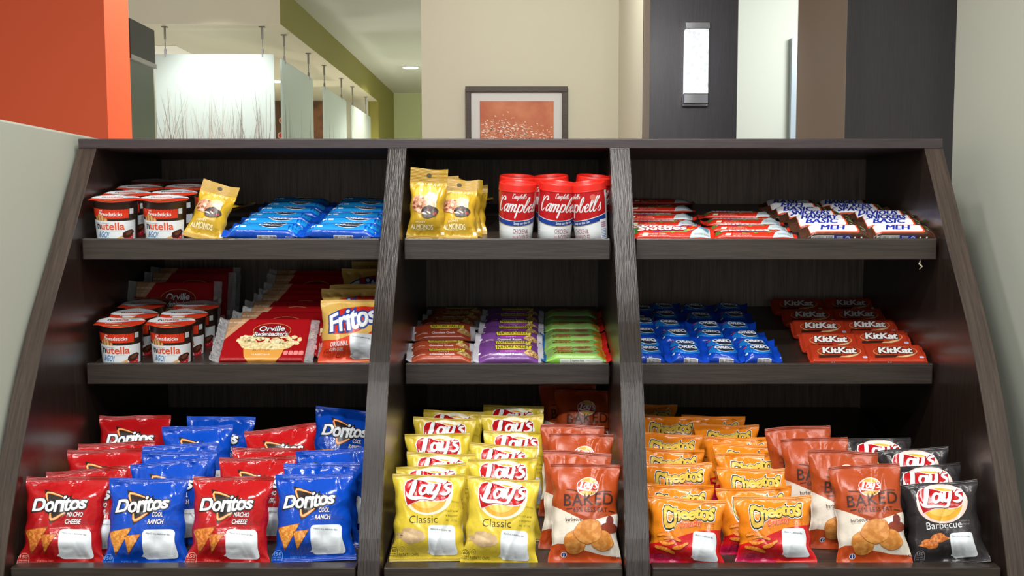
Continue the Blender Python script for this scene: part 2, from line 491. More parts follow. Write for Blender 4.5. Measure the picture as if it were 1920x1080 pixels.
BAYS = ((-0.819, -0.272), (-0.238, 0.1436), (0.1804, 0.733))
for s, lip in (('top', (2.2205, 2.2395, 1.286, 1.324)), ('mid', (2.2205, 2.2395, 1.059, 1.097)), ('low', (1.866, 1.896, 0.775, 0.8180))):
    z0, y0 = SHELF[s]
    for a, b in BAYS:
        m = MB(); y1 = 2.728
        m.prism([(y0, z0), (y1, shelf_z(s, y1)), (y1, shelf_z(s, y1) - 0.018), (y0, z0 - 0.018)], a + 0.003, b - 0.003, WOOD_H)
        o = U(m, 'shelf', bevel=0)
        m = MB(); m.box(a + 0.005, b - 0.005, *lip, WOOD_H); U(m, 'shelf_lip', o)
m = MB(); m.box(-0.819, 0.733, 1.84, 1.86, 0.0, 0.775, WOOD_V); U(m, 'front_panel', bevel=0)
# shred of paper caught under the upper right shelf
sh = empty('paper_shred', (0.703, 2.23, 1.284)); tag(sh, 'tiny pale paper shred hanging under the upper shelf near the wall', 'shred')
m = MB(); tube(m, [(0, 0, 0.002), (-0.003, -0.001, -0.006), (0.002, -0.002, -0.011), (-0.002, 0, -0.016)], [0.0012, 0.002, 0.0016, 0.0005], paint('paper_scrap', '#c9c1a5'), 5); m.build('scrap', sh)

# ------------------------------------------------------------------ flat artwork
_TXT = {}
def text2d(s, bold=0.0, res=3, space=1.0):
    """text as flat triangles, normalised to its own box: (verts in 0..1 x 0..1, faces, aspect)"""
    k = (s, round(bold, 4), res, space)
    if k in _TXT: return _TXT[k]
    c = bpy.data.curves.new('txt', 'FONT'); c.body = s; c.resolution_u = res; c.offset = bold; c.space_character = space
    o = bpy.data.objects.new('txt', c)
    me = bpy.data.meshes.new_from_object(o)
    v = [(p.co.x, p.co.y) for p in me.vertices]
    f = [tuple(q.vertices) for q in me.polygons]
    bpy.data.objects.remove(o); bpy.data.curves.remove(c); bpy.data.meshes.remove(me)
    xs = [p[0] for p in v]; ys = [p[1] for p in v]
    _TXT[k] = (v, f, (min(xs), max(xs), min(ys), max(ys)))
    return _TXT[k]

class Art:
    """flat printed artwork: layers of triangles in pack coordinates (metres)"""
    def __init__(s): s.it = []
    def tris(s, v, f, mat, layer):
        s.it.append((v, f, mat, layer))
    def poly(s, pts, mat, layer=1):
        t = tessellate_polygon([[Vector((x, y, 0)) for x, y in pts]])
        s.tris(list(pts), [tuple(q) for q in t], mat, layer)
    def rect(s, x0, y0, x1, y1, mat, layer=1): s.poly([(x0, y0), (x1, y0), (x1, y1), (x0, y1)], mat, layer)
    def ell(s, x, y, rx, ry, mat, layer=1, n=28, rot=0.0, wob=0.0, seed=0, a0=0, a1=360):
        r = random.Random(seed); ph = [r.uniform(0, 6.28) for _ in range(3)]
        pts = []
        for k in range(n + (0 if a1 - a0 == 360 else 1)):
            t = math.radians(a0 + (a1 - a0) * k / n)
            q = 1 + wob * (math.sin(3 * t + ph[0]) + 0.7 * math.sin(5 * t + ph[1]) + 0.5 * math.sin(8 * t + ph[2]))
            px, py = rx * q * math.cos(t), ry * q * math.sin(t)
            pts.append((x + px * math.cos(rot) - py * math.sin(rot), y + px * math.sin(rot) + py * math.cos(rot)))
        s.poly(pts, mat, layer)
    def rrect(s, x0, y0, x1, y1, r, mat, layer=1, rot=0.0, skew=0.0):
        pts = []; cx, cy = (x0 + x1) / 2, (y0 + y1) / 2
        for qx, qy, a in ((x1 - r, y1 - r, 0), (x0 + r, y1 - r, 90), (x0 + r, y0 + r, 180), (x1 - r, y0 + r, 270)):
            for k in range(5):
                t = math.radians(a + 22.5 * k); pts.append((qx + r * math.cos(t), qy + r * math.sin(t)))
        pts = [(x + skew * (y - cy), y) for x, y in pts]
        c, d = math.cos(rot), math.sin(rot)
        s.poly([(cx + (x - cx) * c - (y - cy) * d, cy + (x - cx) * d + (y - cy) * c) for x, y in pts], mat, layer)
    def ribbon(s, pts, w, mat, layer=1, smooth=5):
        """brush stroke through points; w a number or one width per point"""
        n = len(pts)
        ws = w if isinstance(w, (list, tuple)) else [w] * n
        P = catmull([(p[0], p[1], ws[i]) for i, p in enumerate(pts)], smooth)
        v = []; f = []
        for i, p in enumerate(P):
            a = P[max(i - 1, 0)]; b = P[min(i + 1, len(P) - 1)]
            dx, dy = b.x - a.x, b.y - a.y; l = math.hypot(dx, dy) or 1e-6
            nx, ny = -dy / l * p.z / 2, dx / l * p.z / 2
            v += [(p.x + nx, p.y + ny), (p.x - nx, p.y - ny)]
        for i in range(len(P) - 1):
            f += [(2 * i, 2 * i + 1, 2 * i + 3), (2 * i, 2 * i + 3, 2 * i + 2)]
        # round ends
        for e in (P[0], P[-1]):
            b0 = len(v); v.append((e.x, e.y))
            for k in range(10):
                t = 6.2832 * k / 10; v.append((e.x + e.z / 2 * math.cos(t), e.y + e.z / 2 * math.sin(t)))
            f += [(b0, b0 + 1 + k, b0 + 1 + (k + 1) % 10) for k in range(10)]
        s.rc = (getattr(s, 'rc', 0) + 1) % 5
        s.tris(v, f, mat, layer + 0.05 * s.rc)
    def text(s, t, x, y, w, h, mat, layer=3, bold=0.0, shear=0.0, rot=0.0, out=(), res=3, space=1.0, warp=None, fat=0.0):
        """text stretched into a w x h box centred at (x, y); out = ((extra, mat), ...) outlines, widest first"""
        base = text2d(t, bold, res, space)
        x0, x1, y0, y1 = base[2]; sx = w / max(x1 - x0, 1e-6); sy = h / max(y1 - y0, 1e-6)
        mx, my = (x0 + x1) / 2, (y0 + y1) / 2
        c, d = math.cos(rot), math.sin(rot)
        lay = layer
        for ex, mt in list(out) + [(0.0, mat)]:
            tv, tf, _ = text2d(t, bold + ex, res, space)
            vv = []
            for p in tv:
                a, b = (p[0] - mx) * sx, (p[1] - my) * sy
                a += shear * b
                if warp: a, b = warp(a, b, w, h)
                vv.append((x + a * c - b * d, y + a * d + b * c))
            for kk, (dx, dy) in enumerate(((-1, 0), (1, 0), (-0.5, 0.5), (0.5, 0.5), (-0.5, -0.5), (0.5, -0.5)) if fat else ((0, 0),)):
                s.tris([(q[0] + dx * fat, q[1] + dy * fat) for q in vv], tf, mt, lay + 0.07 * kk)
            lay += 1
    def emit(s, mb, S, N, cell=0.006, off=0.00028, celly=None, ox=0.0):
        """cut to a grid and lay on the surface S(a, b) with normal N(a, b)"""
        groups = {}
        cy = celly or cell
        for v, f, mat, layer in s.it:
            cache = groups.setdefault((mat.name, layer), (mat, {}, [], [], []))
            _, idx, vs, ns, fs = cache
            def vid(p):
                k = (round(p[0], 6), round(p[1], 6))
                if k not in idx:
                    q = Vector(S(*p)); n = Vector(N(*p))
                    idx[k] = len(vs); vs.append(tuple(q + n * off * layer)); ns.append(tuple(n))
                return idx[k]
            def put(poly):
                ids = [vid(p) for p in poly]
                o = [ids[i] for i in range(len(ids)) if ids[i] != ids[i - 1]]
                if len(set(o)) >= 3 and len(set(o)) == len(o): fs.append(tuple(o))
            for t in f:
                p = [v[i] for i in t]
                if len(p) == 3:
                    ar = (p[1][0] - p[0][0]) * (p[2][1] - p[0][1]) - (p[2][0] - p[0][0]) * (p[1][1] - p[0][1])
                    if abs(ar) < 1e-10: continue
                    if ar < 0: p = p[::-1]
                i0, i1 = math.floor((min(q[0] for q in p) - ox) / cell), math.floor((max(q[0] for q in p) - ox) / cell)
                j0, j1 = math.floor(min(q[1] for q in p) / cy), math.floor(max(q[1] for q in p) / cy)
                if i0 == i1 and j0 == j1: put(p); continue
                for i in range(i0, i1 + 1):
                    px = _clip(_clip(p, 0, ox + i * cell, 1), 0, ox + (i + 1) * cell, -1)
                    if len(px) < 3: continue
                    for j in range(j0, j1 + 1):
                        q = _clip(_clip(px, 1, j * cy, 1), 1, (j + 1) * cy, -1)
                        if len(q) >= 3: put(q)
        for (nm, layer), (mat, idx, vs, ns, fs) in sorted(groups.items(), key=lambda g: g[0][1]):
            mb.add(vs, fs, mat, ns)

def _clip(p, ax, val, sg):
    out = []
    for i in range(len(p)):
        a, b = p[i - 1], p[i]
        da, db = sg * (a[ax] - val), sg * (b[ax] - val)
        if da >= 0 and db < 0 or da < 0 and db >= 0:
            t = da / (da - db)
            q = [a[0] + (b[0] - a[0]) * t, a[1] + (b[1] - a[1]) * t]; q[ax] = val
            out.append(tuple(q))
        if db >= 0: out.append(b)
    return out

def normal_of(S, flip=1.0, h=0.0006):
    def N(a, b):
        p = Vector(S(a, b)); u = Vector(S(a + h, b)) - Vector(S(a - h, b)); w = Vector(S(a, b + h)) - Vector(S(a, b - h))
        n = u.cross(w) * flip
        return n.normalized() if n.length > 1e-12 else Vector((0, -1, 0))
    return N

def smooth(x):
    x = min(max(x, 0.0), 1.0)
    return x * x * (3 - 2 * x)

# ------------------------------------------------------------------ pillow packs (chip bags, nut bags)
def pillow_table(W, H, t, seed, sv, st, pinch, fold, crease, flare, nu, nv):
    """height field of an air-filled film bag on an nu x nv grid: pinched seals, radiating folds, dents"""
    r = random.Random(seed)
    u = np.linspace(-1, 1, nu + 1)[None, :]; v = np.linspace(0, 1, nv + 1)[:, None]
    sm = lambda x: (lambda q: q * q * (3 - 2 * q))(np.clip(x, 0, 1))
    u = u + 0 * v; v = v + 0 * u
    dt, db = 1 - st - v, v - sv
    e = (sm(dt / 0.28) * sm(db / 0.22)) ** 0.85
    ds = 1 - np.abs(u) ** 6
    y = -t * e * np.maximum(1 - np.abs(u) ** 2.3, 0) ** 0.62
    for top in (0, 1):
        d = dt if top else db
        for k in range(9):
            u0, w, am, ln, dr = r.uniform(-0.95, 0.95), r.uniform(0.04, 0.11), r.choice([-1, 1]) * r.uniform(0.4, 1.0), r.uniform(0.08, 0.24), r.uniform(-0.9, 0.9)
            q = (u - u0 - dr * d) / w
            f = am * 0.0046 * np.exp(-np.abs(q) ** 1.5) * np.exp(-np.maximum(d, 0) / ln) * sm(d / 0.05) * ds
            y -= fold * f
    for k in range(16):
        cx, cy, an, w, ln, am = r.uniform(-0.9, 0.9), r.uniform(0.12, 0.9), r.uniform(0, 3.14), r.uniform(0.025, 0.06), r.uniform(0.10, 0.32), r.uniform(-1, 1)
        c, s_ = math.cos(an), math.sin(an)
        du, dv = u - cx, (v - cy) * 2 * H / W
        p, q = du * c + dv * s_, (-du * s_ + dv * c) / w
        y -= crease * am * 0.0021 * np.exp(-np.abs(q)) * np.exp(-(p / ln) ** 2) * np.minimum(e * 2, 1) * ds
    for k in range(4):
        cx, cy, rr = r.uniform(-0.6, 0.6), r.uniform(0.2, 0.85), r.uniform(0.2, 0.4)
        y += crease * 0.0030 * np.exp(-(((u - cx) ** 2 + ((v - cy) * 2 * H / W) ** 2) / rr ** 2)) * e * ds
    # edges buckle where the film is pulled in
    for sd in (-1, 1):
        ph, kf = r.uniform(0, 6.28), r.uniform(20, 34)
        y += crease * 0.0011 * np.sin(kf * v + ph) * np.exp(-((u - sd) / 0.22) ** 2) * e
    for k in range(2):
        y += r.uniform(0.001, 0.0028) * np.sin(r.uniform(3, 6.5) * u + r.uniform(0, 6.28)) * (1 - e)
    y += r.uniform(-0.008, 0.012) * sm((v - 0.72) / 0.28) * (0.6 + 0.4 * np.sin(2 * u + r.uniform(0, 6.28)))
    x = u * W / 2 * (1 - pinch * e * (0.75 + 0.5 * v) - 0.012 * np.sin(5 * v + r.uniform(0, 6.28)) + flare * sm((0.25 - v) / 0.25))
    x += 0.0012 * np.sin(22 * v + r.uniform(0, 6.28)) * np.abs(u) ** 3 * e
    z = v * H * 0.975 + r.uniform(0.0005, 0.0018) * np.sin(2.6 * u + r.uniform(0, 6.28)) * sm((v - 0.7) / 0.3)
    return np.stack([x, y, z], axis=2)

class Sheet:
    """bilinear lookup in a table of points and normals"""
    def __init__(s, T, W, H):
        s.T = T; s.W = W; s.H = H; s.nv, s.nu = T.shape[0] - 1, T.shape[1] - 1
        du = np.gradient(T, axis=1); dv = np.gradient(T, axis=0)
        n = np.cross(du, dv); l = np.linalg.norm(n, axis=2, keepdims=True); l[l < 1e-12] = 1
        s.Nn = n / l
    def at(s, A, a, b):
        fi = min(max((a / s.W + 0.5) * s.nu, 0), s.nu - 1e-6); fj = min(max(b / s.H * s.nv, 0), s.nv - 1e-6)
        i, j = int(fi), int(fj); p, q = fi - i, fj - j
        g = A[j, i] * (1 - p) * (1 - q) + A[j, i + 1] * p * (1 - q) + A[j + 1, i] * (1 - p) * q + A[j + 1, i + 1] * p * q
        return (float(g[0]), float(g[1]), float(g[2]))
    def S(s, a, b): return s.at(s.T, a, b)
    def N(s, a, b): return s.at(s.Nn, a, b)

def make_pillow(name, W, H, t, seed, body, art, seal=None, sv=0.06, back=None, ridges=True, hole=False, pinch=0.08, fold=1.1, crease=1.1, flare=0.06, nu=56, nv=64, seal_top=None):
    """an Empty with bag_body, top_seal and bottom_seal"""
    st = seal_top or sv
    sh = Sheet(pillow_table(W, H, t, seed, sv, st, pinch, fold, crease, flare, nu, nv), W, H)
    T, NN = sh.T, sh.Nn
    root = empty(name)
    j0, j1 = max(1, round(nv * sv * 0.9)), nv - max(1, round(nv * st * 0.9))
    def grid(m, A, Nm, ja, jb, mat, flip=False, step=1):
        ii = list(range(0, nu + 1, step)); jj = list(range(ja, jb + 1, step))
        if jj[-1] != jb: jj.append(jb)
        v = [tuple(A[j, i]) for j in jj for i in ii]
        n = [tuple(Nm[j, i]) for j in jj for i in ii] if Nm is not None else None
        k = len(ii); f = []
        for a in range(len(jj) - 1):
            for b in range(k - 1):
                q = (a * k + b, a * k + b + 1, (a + 1) * k + b + 1, (a + 1) * k + b)
                f.append(q[::-1] if flip else q)
        m.add(v, f, mat, n)
    B = T.copy(); B[:, :, 1] = np.where(T[:, :, 1] < 0, -0.28 * T[:, :, 1], T[:, :, 1]) + 0.0014
    m = MB()
    grid(m, T, NN, j0, j1, body)
    grid(m, B, None, j0, j1, back or body, True, 2)
    art.emit(m, sh.S, sh.N, W / nu, 0.00026, H / nv, -W / 2)
    m.build('bag_body', root, smooth=True, fix=False)
    sm = seal or body
    for nm, ja, jb in (('bottom_seal', 0, j0), ('top_seal', j1, nv)):
        n = max(6, int((jb - ja) * H / nv / 0.00065))
        ii = range(0, nu + 1, 2); v = []; vb = []; f = []
        for j in range(n + 1):
            b = H * (ja + (jb - ja) * j / n) / nv
            rg = 0.0005 * math.sin(b / 0.0026 * 6.283) if ridges else 0
            for i in ii:
                p = sh.S(W * (i / nu - 0.5), b); v.append((p[0], p[1] - rg, p[2])); vb.append((p[0], p[1] - rg + 0.0012, p[2]))
        k = nu // 2 + 1
        for a in range(n):
            for b in range(k - 1): f.append((a * k + b, a * k + b + 1, (a + 1) * k + b + 1, (a + 1) * k + b))
        m = MB(); m.add(v, f, sm); m.add(vb, [q[::-1] for q in f], sm)
        if hole and nm == 'top_seal':
            a = Art(); a.ell(0, H * (1 - st * 0.45), 0.0045, 0.0042, film('#3a3016', 0.6, 0), 2, 16); a.emit(m, sh.S, sh.N, 0.003, 0.0004)
        m.build(nm, root, smooth=True, fix=False)
    return root

# ------------------------------------------------------------------ flow-wrapped bars and small packs, lying down
def bar_fn(L, D, Ht, seed, ex=2.6, taper=0.16, wr=1.0, fin=0.010):
    """S(a, s): a along the bar, s around it (0 = middle of the top, negative = towards the front)"""
    r = random.Random(seed)
    n = 160
    pts = []
    for i in range(n + 1):
        t = math.pi * 2 * i / n + math.pi / 2          # start on top, going to the front (-y)
        c, s_ = math.cos(t), math.sin(t)
        pts.append((math.copysign(abs(c) ** (2 / ex), c) * D / 2, math.copysign(abs(s_) ** (2 / ex), s_) * Ht / 2))
    arc = [0.0]
    for i in range(n): arc.append(arc[-1] + math.hypot(pts[i + 1][0] - pts[i][0], pts[i + 1][1] - pts[i][1]))
    per = arc[-1]
    folds = [(r.uniform(-0.5, 0.5) * per, r.uniform(0.003, 0.006), r.choice([-1, 1]) * r.uniform(0.5, 1), r.choice([-1, 1])) for _ in range(10)]
    low = [(r.uniform(20, 60), r.uniform(0, 6.28), r.uniform(40, 110), r.uniform(0, 6.28)) for _ in range(3)]
    Lb = L / 2 - fin
    def S(a, s):
        q = (-s) % per
        lo, hi = 0, n
        while hi - lo > 1:
            m_ = (lo + hi) // 2
            if arc[m_] <= q: lo = m_
            else: hi = m_
        f = (q - arc[lo]) / max(arc[hi] - arc[lo], 1e-9)
        y = pts[lo][0] + (pts[hi][0] - pts[lo][0]) * f; z = pts[lo][1] + (pts[hi][1] - pts[lo][1]) * f
        d = (Lb - abs(a)) / (L * taper)
        k = smooth(d) ** 0.55
        nz = math.hypot(y / D, z / Ht) or 1
        w = 0
        for s0, wd, am, sd in folds:
            if sd * a > 0:
                qd = (s - s0) / wd
                if abs(qd) < 3: w += am * math.exp(-qd * qd) * math.exp(-max(Lb - abs(a), 0) / (0.10 * L)) * smooth((Lb - abs(a)) / 0.006)
        for f1, p1, f2, p2 in low: w += 0.30 * math.sin(f1 * a + p1) * math.sin(f2 * s + p2)
        w *= wr * 0.0016
        hz = 0.035 + 0.965 * k; hy = 1.0 + 0.04 * (1 - k)
        return (a, y * hy * (1 + w / D * 2), Ht / 2 + z * hz * (1 + 2 * w / Ht) - (1 - k) * Ht * 0.08)
    return S, per

def make_bar(name, L, D, Ht, seed, body, art, seal=None, ex=2.6, taper=0.16, wr=1.0, fin=0.010, na=36, ns=40, seal_name='end_seal', body_name='wrapper', seal_mats=None):
    S, per = bar_fn(L, D, Ht, seed, ex, taper, wr, fin)
    N = normal_of(S)
    root = empty(name)
    Lb = L / 2 - fin
    m = MB()
    aa = [Lb * (-1 + 2 * i / na) for i in range(na + 1)]
    ss = [per * (-0.5 + j / ns) for j in range(ns + 1)]
    m.grid(S, aa, ss, body, N)
    art.emit(m, S, N, 0.005, 0.00022)
    m.build(body_name, root, smooth=True, fix=False)
    r = random.Random(seed + 77)
    for sd in (-1, 1):
        m = MB(); w0 = D * 1.04; n = 18
        bend = r.uniform(-0.3, 0.5); ph = r.uniform(0, 6.28)
        mt = (seal_mats[0 if sd < 0 else 1] if seal_mats else seal) or body
        for dz in (0.0003, -0.0003):
            v = []; f = []
            for i in range(n + 1):
                y = w0 * (-0.5 + i / n)
                wv = 0.0012 * math.sin(y * 160 + ph)
                zc = Ht * 0.42
                for k in range(4):
                    t = k / 3
                    x = Lb - 0.0008 + (fin + (0.0012 if i % 2 else 0.0) * (k == 3)) * t
                    v.append((sd * x, y, zc + dz + wv * (0.4 + t) + bend * fin * t * t + 0.0004 * math.sin(t * 14)))
            for i in range(n):
                for k in range(3): f.append((i * 4 + k, i * 4 + k + 1, i * 4 + k + 5, i * 4 + k + 4))
            m.add(v, f, mt)
        m.build(seal_name, root, smooth=True, fix=False)
    return root
# ------------------------------------------------------------------ printed artwork of each pack
WHT = film('#eef0f2', 0.3, 0.1); BLK = film('#171412', 0.3, 0.1); INK = film('#2a2623', 0.4, 0)
BUB = film('#dfe6ec', 0.3, 0.15)
def P_(cx, by, s): return lambda x, y: ((x - cx) * s, (by - y) * s)

def lays_word(A, F, mat, layer, k=1.0):
    """the brush-written word on the red ribbon; F maps artwork pixels, k scales the stroke"""
    s = abs(F(1, 0)[0] - F(0, 0)[0]) * k
    def R(pts, w): A.ribbon([F(*p) for p in pts], [q * s for q in w] if isinstance(w, (list, tuple)) else w * s, mat, layer)
    R([(252, 556), (240, 600), (222, 652)], [32, 29, 26])
    R([(196, 628), (206, 652), (235, 664), (290, 666), (340, 672)], [6, 14, 20, 17, 8])
    R([(332, 592), (305, 584), (284, 612), (292, 642), (318, 632), (334, 596)], [17, 18, 20, 18, 16, 18])
    R([(338, 586), (330, 622), (342, 644)], [20, 20, 10])
    R([(362, 584), (352, 622), (366, 640), (388, 620)], [22, 22, 18, 12])
    R([(402, 580), (390, 630), (372, 668), (342, 676)], [22, 22, 17, 7])
    R([(436, 552), (426, 576)], [17, 7])
    R([(472, 576), (448, 578), (440, 596), (462, 612), (464, 632), (440, 646), (414, 640)], [8, 17, 19, 21, 20, 16, 7])

RIB = [(186, 640), (184, 590), (200, 556), (232, 540), (290, 548), (345, 570), (395, 572), (440, 556), (466, 560), (480, 586), (480, 630), (466, 664), (436, 682), (392, 684), (340, 676), (282, 680), (240, 694), (204, 704)]
def scaled(pts, k):
    cx = sum(p[0] for p in pts) / len(pts); cy = sum(p[1] for p in pts) / len(pts)
    out = []
    for x, y in pts:
        l = math.hypot(x - cx, y - cy)
        out.append((x + (x - cx) / l * k, y + (y - cy) / l * k))
    return out

def bubble(A, F, x0, y0, x1, y1, layer=2, skew=0.0):
    a, b = F(x0, y1); c, d = F(x1, y0)
    A.rrect(a, b, c, d, (c - a) * 0.13, BUB, layer, skew=skew)
    A.poly([(a + (c - a) * 0.12, b + (d - b) * 0.05), (a - (c - a) * 0.07, b + (d - b) * 0.10), (a + (c - a) * 0.06, b + (d - b) * 0.26)], BUB, layer)
    A.text("Here's to a delicious day...", (a + c) / 2, d - (d - b) * 0.16, (c - a) * 0.80, (d - b) * 0.085, INK, layer + 1, 0.006, 0.25, rot=-0.08, res=1)

def badge(A, F, x, y, w, txt, mat, layer=2, three=True):
    a, b = F(x, y); s = abs(F(w, 0)[0] - F(0, 0)[0])
    A.text(txt, a, b + s * 0.22, s * 0.72, s * 0.34, mat, layer, 0.01, res=2)
    A.text('CALORIES', a, b - s * 0.14, s * 0.8, s * 0.14, mat, layer, 0.005, res=1)
    A.text('PER PKG', a, b - s * 0.38, s * 0.7, s * 0.14, mat, layer, 0.005, res=1)
    for q in (-1, 1): A.ribbon([(a + q * s * 0.5, b - s * 0.5), (a + q * s * 0.52, b + s * 0.1), (a + q * s * 0.3, b + s * 0.5), (a, b + s * 0.58)], s * 0.045, mat, layer, 3)

def doritos(flavor, body):
    A = Art(); F = P_(845, 1030, 0.000249)
    red = flavor[0] == 'NACHO'
    ORG = film('#e9803a', 0.3, 0.1); ORL = film('#f7c08a', 0.3, 0.1)
    A.poly([F(*p) for p in ((708, 528), (995, 628), (772, 768))], film('#2b2320', 0.3, 0.1), 1)
    for pts, w in (([(755, 640), (733, 556), (870, 600)], [4, 17, 5]), ([(768, 665), (780, 738), (870, 690), (985, 622)], [5, 20, 12, 4])):
        A.ribbon([F(*p) for p in pts], [q * 0.000259 for q in w], ORG, 2, 4)
        A.ribbon([F(*p) for p in pts], [q * 0.00011 for q in w], ORL, 3, 4)
    def wp(a, b, w, h): return a, b * (1.0 + 0.18 * math.cos(a / w * 6.283)) + 0.0008
    x, y = F(828, 636)
    A.text('Doritos', x, y, 0.088, 0.0235, film('#e6eaf0', 0.28, 0.1), 3, 0.012, 0.22, 0.05, ((0.062, film('#2b2320', 0.3, 0.1)), (0.03, BLK)), 3, 0.95, wp, fat=0.0007)
    x, y = F(925, 726)
    dk = film('#5a1414' if red else '#141c50', 0.3, 0.1)
    for i, t in enumerate(flavor):
        A.text(t, x + (0.002 if i == 0 else -0.001), y + (0.0058 if i == 0 else -0.0058), 0.025 if len(t) > 4 else 0.018, 0.0078, film('#f3e9ea', 0.3, 0.1), 2, 0.02, 0.2, 0, ((0.07, dk),), 2)
    chip = speck('#c97a2c', '#e8a951', 260) if not red else speck('#bf6324', '#e6923f', 260)
    edge = film('#8a4a16', 0.4, 0)
    for tri in (((605, 806), (762, 786), (664, 952)), ((722, 838), (826, 830), (746, 950))):
        A.poly([F(*p) for p in scaled(tri, 5)], edge, 1 if tri[0][0] < 700 else 3)
        c_ = [((tri[i][0] * 0.9 + tri[(i + 1) % 3][0] * 0.1, tri[i][1] * 0.9 + tri[(i + 1) % 3][1] * 0.1), (tri[i][0] * 0.1 + tri[(i + 1) % 3][0] * 0.9, tri[i][1] * 0.1 + tri[(i + 1) % 3][1] * 0.9)) for i in range(3)]
        A.poly([F(*p) for q in c_ for p in q], chip, 2 if tri[0][0] < 700 else 4)
    bubble(A, F, 838, 800, 1045, 985)
    badge(A, F, 622, 985, 62, '150', film('#f0b0a0' if red else '#7fb0ee', 0.3, 0))
    x, y = F(750, 1000); A.text('TORTILLA CHIPS', x, y, 0.024, 0.0042, film('#d9786a' if red else '#5b93e6', 0.3, 0), 1, res=1)
    x, y = F(1018, 756); A.text('22 OCT 2018', x, y + 0.002, 0.018, 0.0028, INK, 1, res=1); A.text('250321 1304', x, y - 0.002, 0.019, 0.0028, INK, 1, res=1)
    return A

def lays_logo(A, F, glow, sun, layer=1):
    A.ell(*F(338, 645), 0.0425, 0.0335, glow, layer, 32)
    A.ell(*F(336, 652), 0.034, 0.028, sun, layer + 1, 28)
    A.ell(*F(330, 664), 0.024, 0.018, film('#efc25a', 0.3, 0.1), layer + 2, 24)
    A.poly([F(*p) for p in scaled(RIB, 7)], WHT, layer + 3)
    A.poly([F(*p) for p in RIB], film('#b51018', 0.25, 0.1), layer + 4)
    dk = film('#7c0c14', 0.3, 0.1)
    G = lambda x, y: F(x + 3, y + 4)
    lays_word(A, G, dk, layer + 5, 1.12)
    lays_word(A, F, WHT, layer + 6)

def lays_classic():
    A = Art(); F = P_(332, 1041, 0.00027)
    lays_logo(A, F, film('#f3efd2', 0.3, 0.1), film('#e9a935', 0.3, 0.1))
    x, y = F(310, 793); A.text('Classic', x, y, 0.0485, 0.0125, INK, 2, -0.008, res=4)
    tan = speck('#c0a078', '#d3b78e', 60)
    A.ell(*F(238, 892), 0.0225, 0.0125, tan, 1, 26, -0.12, 0.05, 3)
    A.poly([F(*p) for p in ((180, 870), (118, 868), (150, 890), (122, 902), (180, 905))], tan, 1)
    bubble(A, F, 340, 830, 505, 1004)
    badge(A, F, 130, 985, 52, '160', INK)
    A.ell(*F(181, 966), 0.0039, 0.0039, INK, 1, 16); A.ell(*F(181, 966), 0.0033, 0.0033, film('#d8bf3c', 0.3, 0), 2, 16); x, y = F(181, 966); A.text('U', x, y, 0.0026, 0.0034, INK, 3, res=2)
    x, y = F(222, 1000); A.text('POTATO CHIPS', x, y, 0.030, 0.0048, INK, 1, -0.004, res=1)
    for i, t in enumerate(('9 OCT 2018', '4 35220707', '45  17:32')):
        x, y = F(486, 744 + 28 * i); A.text(t, x, y, 0.019, 0.0029, INK, 1, res=1)
    x, y = F(496, 690); A.text('GUARANTEED FRESH', x, y, 0.021, 0.0026, film('#8a7420', 0.4, 0), 1, res=1, warp=lambda a, b, w, h: (a, b + 0.004 * (0.25 - (a / w) ** 2)))
    return A

def lays_bbq():
    A = Art(); F = P_(330, 1041, 0.000248)
    lays_logo(A, F, film('#f6d3c8', 0.3, 0.1), film('#e8ae2e', 0.3, 0.1))
    x, y = F(332, 790); A.text('Barbecue', x, y, 0.058, 0.0115, WHT, 2, -0.006, res=4)
    x, y = F(330, 818); A.text('Flavored', x, y, 0.015, 0.0035, film('#8d878a', 0.4, 0), 2, res=1)
    ch = speck('#b45b20', '#dd8a3e', 200)
    for cx, cy, a in ((228, 905, -0.2), (285, 872, 0.1)):
        A.ell(*F(cx, cy), 0.0135, 0.0075, ch, 1, 22, a, 0.05, cx)
        sg = 1 if cx > 250 else -1
        A.poly([F(*p) for p in ((cx + sg * 30, cy - 16), (cx + sg * 82, cy + 6), (cx + sg * 34, cy + 20))], ch, 1)
    bubble(A, F, 360, 846, 510, 1000)
    badge(A, F, 165, 975, 56, '150', film('#9a9599', 0.4, 0))
    for i in range(2):
        x, y = F(470, 770 + 22 * i); A.text('5157209 11', x, y, 0.016, 0.0026, film('#a9a5a8', 0.4, 0), 1, res=1)
    return A

